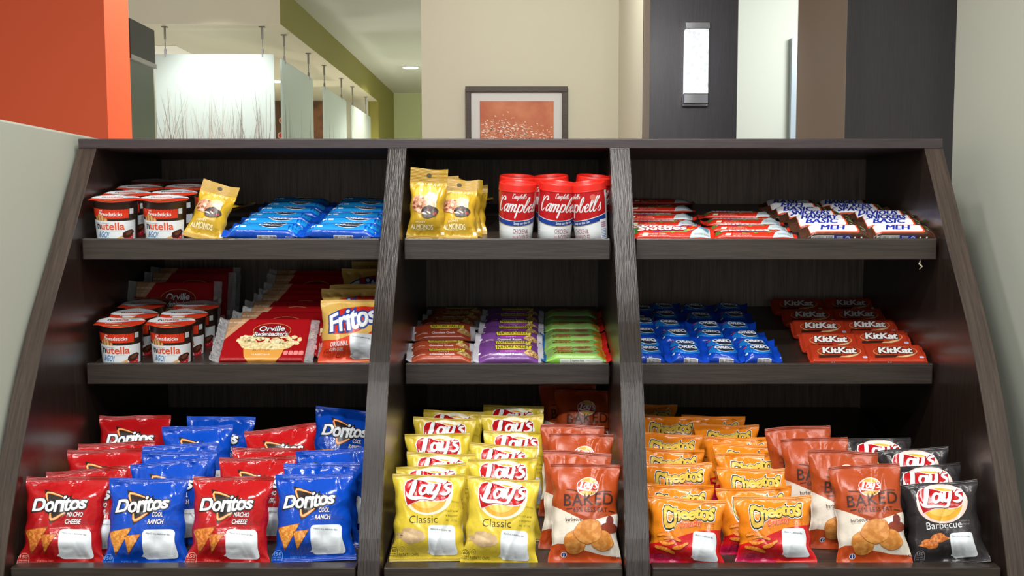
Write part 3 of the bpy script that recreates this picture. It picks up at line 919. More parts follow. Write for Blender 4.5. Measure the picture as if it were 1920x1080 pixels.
def baked():
    A = Art(); F = P_(1195, 1041, 0.000276)
    cream = film('#e2dacb', 0.38, 0.12); dark = film('#43211a', 0.4, 0.05)
    A.poly([F(*p) for p in ((980, 690), (1090, 742), (1215, 800), (1310, 772), (1410, 738), (1410, 1060), (980, 1060))], cream, 1)
    A.poly([F(*p) for p in ((975, 940), (1030, 922), (1090, 926), (1180, 955), (1290, 985), (1410, 1000), (1410, 1041), (975, 1041))], film('#b9481c', 0.35, 0.12), 2)
    A.ell(*F(1216, 588), 0.0185, 0.0165, WHT, 1, 26, 0.1); A.ell(*F(1216, 588), 0.0172, 0.0152, film('#d9a548', 0.3, 0.1), 2, 26, 0.1)
    k = 0.42
    G = lambda x, y: F(1216 + (x - 333) * k, 588 + (y - 618) * k)
    A.poly([G(*p) for p in scaled(RIB, 10)], WHT, 3); A.poly([G(*p) for p in RIB], film('#c23a22', 0.3, 0.1), 4); lays_word(A, G, WHT, 5, 1.0)
    x, y = F(1222, 664)
    A.text('BAKED', x, y, 0.084, 0.0195, dark, 2, 0.012, res=3, space=1.12, warp=lambda a, b, w, h: (a, b + 0.0016 * math.sin(a * 60)))
    for p in (((1085, 606), (1125, 610), (1162, 622)), ((1280, 620), (1320, 614), (1360, 616))): A.ribbon([F(*q) for q in p], 0.0015, dark, 2, 3)
    x, y = F(1234, 726); A.text('65% LESS FAT', x, y, 0.058, 0.0078, dark, 2, 0.008, res=2)
    for p in (((1086, 722), (1120, 720)), ((1348, 732), (1378, 735))): A.ribbon([F(*q) for q in p], 0.0018, dark, 2, 2)
    x, y = F(1130, 783); A.text('barbecue', x, y, 0.028, 0.0062, dark, 2, 0.016, res=2, space=1.1)
    x, y = F(1112, 800); A.text('FLAVORED', x, y, 0.016, 0.0024, film('#a89a88', 0.4, 0), 2, res=1)
    A.ell(*F(1345, 822), 0.0165, 0.0125, WHT, 2, 22); A.ell(*F(1348, 832), 0.0145, 0.009, film('#8e3f2c', 0.3, 0.05), 3, 22)
    A.ell(*F(1352, 790), 0.006, 0.009, film('#7e3a33', 0.3, 0.05), 3, 18)
    for i, (cx, cy, rx, ry) in enumerate(((1140, 915, 0.0185, 0.0175), (1305, 905, 0.0175, 0.0155), (1222, 852, 0.0235, 0.019))):
        A.ell(*F(cx, cy), rx + 0.0006, ry + 0.0006, film('#a85a20', 0.4, 0), 4 + 2 * i, 26, 0.2, 0.035, i + 4)
        A.ell(*F(cx, cy), rx, ry, speck('#c87d34', '#dd9a4e', 110), 5 + 2 * i, 26, 0.2, 0.035, i + 4)
    A.ell(*F(1078, 985), 0.0045, 0.0045, WHT, 3, 16); A.ell(*F(1078, 985), 0.0036, 0.0036, film('#2b3d7a', 0.3, 0), 4, 16); A.ribbon([F(1078, 975), F(1078, 996)], 0.0012, WHT, 5, 2)
    x, y = F(1385, 1000); A.text('140', x, y, 0.009, 0.005, dark, 3, 0.01, res=2)
    return A

def cheetos():
    A = Art(); F = P_(835, 1046, 0.000246)
    A.poly([F(*p) for p in ((540, 925), (700, 900), (830, 850), (930, 815), (1130, 790), (1130, 1050), (540, 1050))], film('#c8161c', 0.25, 0.12), 1)
    A.poly([F(*p) for p in ((560, 985), (700, 975), (800, 1000), (860, 1050), (560, 1050))], film('#c2184a', 0.25, 0.12), 2)
    def wp(a, b, w, h):
        t = a / w + 0.5
        return a, b * (1.35 - 0.55 * max(math.sin(min(max(t, 0), 1) * 3.1415), 0) ** 0.6 + (0.35 if t < 0.2 else 0)) - (0.004 if t < 0.2 else 0) + 0.0014 * math.sin(t * 21)
    x, y = F(850, 705)
    A.text('Cheetos', x, y, 0.086, 0.0265, film('#dcb84e', 0.25, 0.1), 2, 0.022, 0.12, 0.14, ((0.078, WHT), (0.046, BLK)), 3, 0.98, wp, fat=0.0008)
    x, y = F(868, 779)
    A.text('Crunchy', x, y, 0.038, 0.0125, film('#e2501e', 0.3, 0.1), 5, 0.008, 0.1, 0.20, ((0.034, film('#f0c9a8', 0.3, 0.1)),), 2, fat=0.0003)
    x, y = F(970, 622); A.text('REAL CHEESE!', x, y, 0.019, 0.003, film('#5a2a08', 0.4, 0), 2, res=1, rot=0.1, warp=lambda a, b, w, h: (a, b - 6 * a * a))
    puff = speck('#d8741c', '#ef9a3a', 300)
    for q, pts in enumerate((((662, 900), (700, 915), (760, 905)), ((640, 935), (700, 945), (765, 965)), ((690, 880), (740, 870), (800, 890)), ((760, 935), (800, 930), (850, 905)), ((650, 860), (690, 850), (725, 865)))):
        A.ribbon([F(*p) for p in pts], [0.0045, 0.0062, 0.0045], film('#9a3a0a', 0.4, 0), 3 + 2 * q, 4)
        A.ribbon([F(*p) for p in pts], [0.0036, 0.0052, 0.0036], puff, 4 + 2 * q, 4)
    bubble(A, F, 888, 820, 1050, 1006)
    badge(A, F, 676, 1005, 52, '160', film('#4a0a0a', 0.4, 0))
    for i, t in enumerate(('GUARANTEED', 'FRESH UNTIL', '24 SEP 18')):
        x, y = F(1000, 765 + 14 * i); A.text(t, x, y, 0.017, 0.0022, film('#7a3408', 0.4, 0), 1, res=1)
    return A

def fritos():
    A = Art(); F = P_(1345, 1045, 0.000189)
    A.poly([F(*p) for p in ((1000, 815), (1180, 828), (1400, 770), (1700, 640), (1700, 1070), (1000, 1070))], film('#d8401f', 0.28, 0.12), 1)
    A.poly([F(*p) for p in ((1085, 660), (1110, 560), (1230, 500), (1400, 470), (1560, 475), (1640, 540), (1640, 640), (1500, 720), (1330, 770), (1150, 765))], film('#cf2c1d', 0.28, 0.12), 2)
    A.poly([F(*p) for p in ((1300, 790), (1420, 745), (1600, 625), (1640, 600), (1640, 680), (1480, 790))], film('#efc168', 0.3, 0.12), 3)
    x, y = F(1352, 612)
    A.text('Fritos', x, y, 0.093, 0.034, WHT, 4, 0.014, 0.15, 0.22, ((0.062, film('#1f46a0', 0.3, 0.1)), ), 3, 0.95, fat=0.0008, warp=lambda a, b, w, h: (a, b * (1.1 + 0.25 * math.cos(a / w * 5))))
    x, y = F(1330, 715); A.text('BRAND', x, y, 0.026, 0.0045, film('#f3d9a0', 0.4, 0), 4, res=1, rot=0.2, space=1.6)
    x, y = F(1212, 868); A.text('ORIGINAL', x, y, 0.036, 0.0088, WHT, 3, 0.014, 0.1, 0.05, res=2)
    x, y = F(1180, 918); A.text('CORN CHIPS', x, y, 0.026, 0.0056, WHT, 3, 0.008, 0.1, 0.0, res=1)
    bubble(A, F, 1325, 770, 1560, 1005, 5)
    badge(A, F, 1090, 955, 72, '160', film('#6a1a0c', 0.4, 0))
    A.ribbon([F(1180, 985), F(1200, 945), F(1222, 985), F(1180, 985)], 0.0008, film('#6a1a0c', 0.4, 0), 3, 2)
    return A

def almonds():
    A = Art(); F = P_(405, 1055, 0.0001437)
    x, y = F(405, 305); A.text('SAHALE', x, y, 0.040, 0.0046, film('#f3e7b4', 0.4, 0), 1, 0.005, res=2, space=1.1)
    A.ell(*F(385, 470), 0.0235, 0.0235, film('#d9b954', 0.3, 0.1), 1, 24)
    def cluster(cx, cy, rx, ry, h1, h2, h3, seed, layer):
        r = random.Random(seed)
        A.ell(*F(cx, cy), rx, ry, speck(h1, h2, 260), layer, 24, 0.2, 0.07, seed)
        for i in range(11):
            t = r.uniform(0, 6.28); q = r.uniform(0.1, 0.8)
            A.ell(F(cx, cy)[0] + rx * q * math.cos(t), F(cx, cy)[1] + ry * q * math.sin(t), rx * r.uniform(0.1, 0.28), ry * r.uniform(0.08, 0.2), film(r.choice(h3), 0.4, 0.1), layer + 1, 10, r.uniform(-1, 1), 0.08, i)
    cluster(450, 545, 0.0135, 0.0185, '#e6c79c', '#f4e4c8', ('#f7ecd8', '#e3b98c', '#f2dcb8'), 2, 2)
    cluster(300, 590, 0.0145, 0.0165, '#b77a5a', '#dba88a', ('#8e4a34', '#e9c9a8', '#c98f72'), 3, 4)
    cluster(445, 695, 0.0160, 0.0120, '#3a3232', '#5a5050', ('#a0483c', '#c9746a', '#2b2424', '#e0c8b8'), 4, 6)
    x, y = F(335, 828); A.text('HONEY', x, y, 0.019, 0.0036, film('#f6eec8', 0.4, 0), 1, 0.004, res=2)
    x, y = F(352, 884); A.text('ALMONDS', x, y, 0.041, 0.0078, film('#f6eec8', 0.4, 0), 1, res=3, fat=0.00025)
    x, y = F(335, 916); A.text('GLAZED MIX', x, y, 0.020, 0.0024, film('#f6eec8', 0.4, 0), 1, res=1)
    A.rect(*F(590, 968), *F(630, 930), film('#e9e4cf', 0.4, 0), 1)
    return A

# lying packs: a along, s towards the back; the front face is at negative s
def barcode(A, a0, a1, s0, s1, layer=1, seed=1):
    A.rect(a0, s0, a1, s1, WHT, layer)
    r = random.Random(seed); x = a0 + 0.0015
    while x < a1 - 0.0015:
        w = r.choice([0.0003, 0.0005, 0.0008]); A.rect(x, s0 + (s1 - s0) * 0.12, x + w, s1 - (s1 - s0) * 0.1, INK, layer + 1); x += w + r.choice([0.0004, 0.0007])

def nutty(A, a, s, rx, ry, seed, layer, h=('#a8814f', '#d0ab74'), bits=('#e2c896', '#7c5228', '#c59b60', '#8b6236')):
    r = random.Random(seed)
    A.ell(a, s, rx, ry, speck(h[0], h[1], 420), layer, 22, 0, 0.06, seed)
    for i in range(16):
        A.ell(a + rx * r.uniform(-0.75, 0.75), s + ry * r.uniform(-0.75, 0.75), r.uniform(0.0012, 0.003), r.uniform(0.0008, 0.0018), film(r.choice(bits), 0.5, 0), layer + 1, 8, r.uniform(-1, 1))

def granola(flavor, plum):
    A = Art()
    A.poly([(-0.0235, 0.0018), (0.042, 0.0018), (0.044, 0.0155), (-0.0255, 0.0165)], INK, 1)
    yel = film('#e8d23c', 0.3, 0.1)
    A.poly([(-0.0225, 0.0028), (0.041, 0.0026), (0.043, 0.0146), (-0.0245, 0.0156)], yel, 2)
    A.text('NATURE VALLEY', 0.0092, 0.009, 0.060, 0.0082, film('#1f3a1c', 0.3, 0), 3, 0.02, 0.06, res=2, warp=lambda a, b, w, h: (a, b * (1.05 - 0.25 * math.cos(a / w * 6.28))))
    A.text('CHEWY', 0.004, -0.0025, 0.020, 0.0034, film('#f0cfae' if not plum else '#e3c4ee', 0.4, 0), 1, 0.004, res=1, space=1.4)
    A.text(flavor, 0.0015, -0.0105, 0.046, 0.0052, WHT, 2, 0.014, res=2)
    if plum: A.rrect(-0.016, -0.0062, 0.03, 0.0012, 0.002, film('#9a3f9e', 0.3, 0.1), 0.5)
    nutty(A, 0.043, -0.006, 0.0135, 0.0085, 5, 2)
    A.rrect(-0.056, -0.002, -0.0515, 0.003, 0.0008, WHT, 1)
    A.text('100% NATURAL', -0.040, -0.0115, 0.022, 0.003, film('#f2d8c8', 0.4, 0), 1, res=1)
    return A

def cookie_bar():
    A = Art()
    A.poly([(-0.035, 0.004), (-0.008, 0.004), (-0.004, 0.0135), (-0.033, 0.0135)], film('#c22a22', 0.3, 0.1), 1)
    A.text('CHOCOLATE CHIP', -0.020, 0.0088, 0.023, 0.0045, film('#f3d6c8', 0.4, 0), 2, res=1)
    A.ell(0.016, 0.006, 0.016, 0.0095, speck('#8a5a3c', '#b5805a', 300), 1, 22, 0, 0.03, 2)
    r = random.Random(4)
    for i in range(12): A.ell(0.016 + r.uniform(-0.011, 0.011), 0.006 + r.uniform(-0.006, 0.006), 0.0012, 0.0009, film('#3a2016', 0.4, 0), 2, 8)
    for x, s in ((-0.040, 0.012), (-0.002, 0.003), (0.036, 0.012), (0.042, 0.002)): A.ell(x, s, 0.0022, 0.0016, film('#35221a', 0.4, 0), 1, 9, 0.4)
    A.text('CHEWY', -0.022, -0.0035, 0.036, 0.0072, film('#2c3a12', 0.3, 0), 2, 0.03, 0.1, 0, ((0.06, film('#d9b23a', 0.3, 0)),), 2)
    A.poly([(0.038, -0.012), (0.056, -0.012), (0.056, 0.019), (0.046, 0.019)], film('#e0952c', 0.3, 0.1), 1)
    s0, s1 = -0.0335, -0.0225
    A.rect(-0.03, s0, 0.048, s1, film('#dfe6dc', 0.3, 0.1), 1)
    A.rect(-0.0115, s0, -0.0107, s1, film('#8fa58f', 0.4, 0), 2)
    A.text('Nutrition Facts', 0.003, -0.0258, 0.022, 0.0034, INK, 2, 0.012, res=1)
    for i in range(3): A.text('serving size 1 bar 24g calories 100', 0.017 if i else 0.030, -0.0278 - 0.0016 * i if i else -0.0258, 0.048 if i else 0.024, 0.0011, film('#5d6a5d', 0.4, 0), 2, res=1)
    for i in range(3): A.rect(-0.028, -0.0255 - 0.0022 * i, -0.014, -0.0249 - 0.0022 * i, film('#8fa58f', 0.4, 0), 2)
    A.rect(-0.056, -0.039, 0.052, -0.0335, film('#2a78b8', 0.3, 0.1), 1)
    A.poly([(-0.056, -0.0335), (-0.0305, -0.0335), (-0.0305, -0.018), (-0.056, -0.016)], film('#7cc03a', 0.28, 0.1), 0.5)
    return A

def word_bar(word):
    A = Art()
    A.rrect(-0.0515, -0.0165, 0.0375, 0.0150, 0.004, film('#d8502a', 0.28, 0.1), 1)
    A.rrect(-0.0505, -0.0135, 0.0345, 0.0150, 0.004, film('#f4f5f8', 0.26, 0.08), 2)
    w = {3: 0.042, 5: 0.058, 6: 0.068, 7: 0.074, 8: 0.074}[len(word)]
    A.text(word, -0.0085, 0.0010, w, 0.0195, film('#2233a0', 0.28, 0.08), 3, 0.0, 0.30, 0, (), 2, fat=0.0010)
    A.rrect(0.043, 0.004, 0.051, 0.010, 0.001, film('#4f9c3c', 0.4, 0), 1)
    A.text('1.86 OZ', 0.047, -0.008, 0.010, 0.003, film('#efe6dc', 0.4, 0), 1, res=1)
    s0, s1 = -0.0335, -0.0215
    barcode(A, -0.0505, -0.0095, s0, s1, 1, 3)
    A.rect(-0.0095, s0, 0.0215, s1, film('#22328c', 0.3, 0.1), 1)
    for i in range(4): A.text('SATISFIES', 0.001, s1 - 0.002 - 0.0026 * i, 0.012, 0.0018, WHT, 2, 0.008, res=1)
    A.ell(0.0155, -0.0275, 0.0042, 0.0042, WHT, 2, 18); A.ell(0.0155, -0.0275, 0.0033, 0.0033, film('#22328c', 0.3, 0.1), 3, 18)
    for x in (0.029, 0.041): A.ell(x, -0.0255, 0.0017, 0.0017, WHT, 1, 10); A.rect(x - 0.004, -0.0315, x + 0.004, -0.0305, WHT, 1)
    return A

def oreo_mark(A, a, s, w, h, layer=2):
    A.ell(a + w * 0.08, s - h * 0.05, w * 0.47, h * 0.60, WHT, layer, 26, 0.0)
    A.ell(a + w * 0.08, s, w * 0.46, h * 0.56, film('#1c2430', 0.3, 0.05), layer + 1, 26, 0.0)
    A.ell(a + w * 0.08, s - h * 0.25, w * 0.34, h * 0.20, film('#28323e', 0.3, 0.05), layer + 2, 20)
    A.text('OREO', a, s + h * 0.10, w, h * 0.50, WHT, layer + 3, 0.012, 0.1, 0.0, ((0.05, film('#163a8c', 0.3, 0)),), 2, 0.95, fat=0.0004, warp=lambda x, y, ww, hh: (x, y * (1 - 0.25 * x / ww)))

def oreo_small():
    A = Art()
    A.ell(0, 0.002, 0.026, 0.016, film('#1c78cf', 0.24, 0.12), 1, 22)
    oreo_mark(A, 0.002, 0.0035, 0.034, 0.0185)
    A.poly([(-0.028, 0.013), (-0.019, 0.016), (-0.019, 0.012)], film('#d83a3a', 0.3, 0), 1)
    A.ell(-0.0235, -0.0085, 0.0025, 0.0025, film('#bcd6ee', 0.3, 0), 1, 10); A.text('2 cookies', -0.008, -0.0105, 0.009, 0.0026, WHT, 1, res=1)
    barcode(A, -0.006, 0.020, -0.0335, -0.0235, 1, 5)
    return A

def oreo_sleeve():
    A = Art()
    A.rrect(-0.060, -0.013, 0.062, 0.0135, 0.005, film('#1a86cc', 0.24, 0.1), 0.6)
    oreo_mark(A, 0.012, 0.003, 0.042, 0.0155)
    A.poly([(-0.050, 0.0075), (-0.036, 0.0125), (-0.034, 0.0075)], film('#d8506a', 0.3, 0), 1)
    for x, w in ((-0.052, 0.008), (-0.041, 0.010)): A.rrect(x, -0.006, x + w, -0.001, 0.0015, film('#cfe3f2', 0.3, 0), 1)
    barcode(A, -0.010, 0.026, -0.0325, -0.0235, 1, 9)
    A.text('4 cookies', 0.050, -0.026, 0.016, 0.003, WHT, 1, res=1)
    return A

def kitkat():
    A = Art()
    A.ell(0.001, 0.002, 0.0405, 0.0185, film('#d9b27a', 0.35, 0.05), 1, 32, 0.04); A.ell(0.001, 0.0025, 0.0392, 0.0172, film('#b43a22', 0.3, 0.05), 2, 32, 0.04)
    A.poly([(-0.040, -0.0205), (-0.004, -0.0185), (0.004, -0.0135), (-0.0, -0.011), (-0.039, -0.0125)], film('#3f2016', 0.4, 0), 3)
    A.poly([(-0.003, -0.0185), (0.032, -0.0065), (0.034, -0.0105), (0.016, -0.019)], film('#e0bf8c', 0.4, 0), 3)
    for t, a, w in (('Kit', -0.0150, 0.0275), ('Kat', 0.0160, 0.0325)):
        A.text(t, a, 0.0045, w, 0.0205, film('#f2f1f0', 0.28, 0.05), 4, 0.018, 0.12, 0.0, ((0.06, film('#3a1a12', 0.4, 0)),), 3, 0.95, fat=0.0006)
    A.text('Crisp Wafers', 0.017, -0.0118, 0.020, 0.0022, film('#4a2c1a', 0.4, 0), 4, rot=0.30, res=1)
    A.rrect(0.041, -0.0205, 0.049, -0.0145, 0.0012, film('#c9d2e6', 0.4, 0), 2)
    A.text('210', 0.045, -0.0175, 0.005, 0.003, film('#2b4a9a', 0.4, 0), 3, 0.01, res=1)
    A.text('kk', -0.013, -0.0315, 0.010, 0.0042, WHT, 2, 0.05, 0.2, res=1)
    A.text('Crisp Wafers n Milk Chocolate', 0.018, -0.0318, 0.046, 0.0024, film('#5a2015', 0.4, 0), 2, 0.01, res=1)
    return A

def skittles():
    A = Art()
    A.text('Skittles', -0.014, 0.002, 0.088, 0.017, WHT, 4, 0.01, 0.16, 0.04, ((0.04, film('#9c1510', 0.3, 0.05)),), 2, 0.95, fat=0.0006)
    A.text('original', -0.006, 0.0155, 0.020, 0.003, film('#f3c33a', 0.4, 0), 2, 0.01, res=1)
    r = random.Random(6)
    cols = ['#f1a32c', '#7cb63a', '#6b3a98', '#e8d13a', '#d8321e']
    for i in range(12): A.ell(0.030 + r.uniform(-0.045, 0.028), 0.002 + r.uniform(-0.014, 0.016), 0.0036, 0.0028, film(cols[i % 5], 0.25, 0), 2, 12, r.uniform(-0.5, 0.5))
    A.ribbon([(-0.03, -0.012), (0.0, -0.0085), (0.03, -0.009), (0.052, 0.001)], 0.0022, film('#5a3a98', 0.3, 0), 2, 4)
    A.ribbon([(-0.02, -0.0145), (0.0, -0.0105), (0.03, -0.011)], 0.0018, film('#6fb23a', 0.3, 0), 2, 4)
    A.poly([(-0.068, -0.012), (-0.058, -0.012), (-0.050, 0.016), (-0.066, 0.016)], film('#2c8a3c', 0.3, 0.1), 1)
    for i in range(7): A.ell(-0.059 + r.uniform(-0.006, 0.006), r.uniform(-0.008, 0.013), 0.0024, 0.0018, film(cols[i % 5], 0.3, 0), 2, 9)
    A.poly([(-0.052, -0.0215), (-0.042, -0.0215), (-0.040, -0.0155), (-0.049, -0.0155)], film('#dfe8c8', 0.3, 0), 1)
    A.text('BITE SIZE CANDIES', -0.022, -0.0175, 0.030, 0.0022, film('#f6c6b0', 0.4, 0), 1, res=1)
    A.text('NET WT 2.17 OZ (61.5g)', -0.020, -0.0220, 0.034, 0.0026, film('#f6d6c8', 0.4, 0), 1, res=1)
    A.poly([(0.034, -0.026), (0.072, -0.024), (0.073, 0.018), (0.056, 0.016), (0.050, 0.0), (0.040, -0.010)], film('#b9c6cc', 0.3, 0.15), 3)
    A.poly([(0.052, 0.002), (0.068, -0.004), (0.073, 0.018), (0.060, 0.018)], film('#5f8ea6', 0.3, 0.15), 4)
    A.text('SHARE SIZE', 0.056, -0.017, 0.026, 0.005, film('#8a979c', 0.3, 0.1), 4, 0.02, rot=0.08, res=1)
    return A

def popcorn():
    A = Art()
    A.poly([(-0.0785, 0.008), (-0.048, 0.056), (-0.0785, 0.056)], film('#a9825e', 0.35, 0.05), 1)
    A.poly([(-0.0785, -0.008), (-0.0785, 0.010), (-0.048, 0.056), (-0.036, 0.056), (-0.052, 0.030)], film('#c99a74', 0.35, 0.05), 0.6)
    A.text('NO ARTIFICIAL', -0.0595, 0.0425, 0.030, 0.0042, film('#efe2d0', 0.4, 0), 2, 0.012, res=1)
    for i, t in enumerate(('preservatives', 'flavors', 'dyes')): A.text(t, -0.066 - 0.002 * i, 0.0355 - 0.0055 * i, 0.018 - 0.004 * i, 0.003, film('#e6d4bd', 0.4, 0), 2, res=1)
    r = random.Random(9)
    pc = [speck('#d9c184', '#f0e3b4', 160), speck('#e6d49c', '#f6eecb', 160)]
    for i in range(150):
        x = 0.008 + r.uniform(-0.058, 0.058); top = 0.026 * math.cos((x - 0.008) / 0.058 * 1.45) - 0.006
        s = r.uniform(-0.034, max(top, -0.030))
        if s < -0.012 - 0.02 * (1 - abs(x - 0.008) / 0.058): continue
        A.ell(x, s, r.uniform(0.0035, 0.006), r.uniform(0.003, 0.005), pc[i % 2], 2 + (i % 4) * 0.3, 9, r.uniform(0, 3), 0.12, i)
    A.poly([(-0.048, -0.012), (0.062, -0.012), (0.05, -0.026), (0.03, -0.036), (-0.02, -0.036), (-0.04, -0.026)], pc[0], 1.6)
    A.ell(0.010, 0.0195, 0.036, 0.0205, film('#c99a5a', 0.3, 0), 4, 30); A.ell(0.010, 0.0195, 0.0348, 0.0193, film('#8c1218', 0.28, 0.05), 5, 30)
    A.text('Orville', 0.010, 0.0240, 0.048, 0.0145, WHT, 8, 0.016, 0.1, 0.03, ((0.06, film('#3d0a0c', 0.3, 0)),), 3, 0.95)
    A.text("Redenbacher's", 0.010, 0.0095, 0.062, 0.0125, WHT, 8, 0.016, 0.1, 0.02, ((0.06, film('#3d0a0c', 0.3, 0)),), 3, 0.95)
    A.poly([(-0.032, -0.050), (-0.036, -0.030), (-0.01, -0.033), (0.02, -0.033), (0.040, -0.030), (0.036, -0.050), (0.026, -0.062), (-0.024, -0.062)], film('#e3a04a', 0.3, 0.05), 5)
    A.text('BUTTER', -0.002, -0.0335, 0.032, 0.0058, film('#c07c28', 0.4, 0), 6, 0.012, res=2)
    A.text('CLASSIC BAG', -0.002, -0.0455, 0.034, 0.0042, film('#fff0dc', 0.4, 0), 6, 0.02, res=1)
    for i in range(4): A.rrect(0.040 + 0.0095 * i, -0.046, 0.0482 + 0.0095 * i, -0.035, 0.002, film('#e98a86', 0.35, 0), 3)
    return A

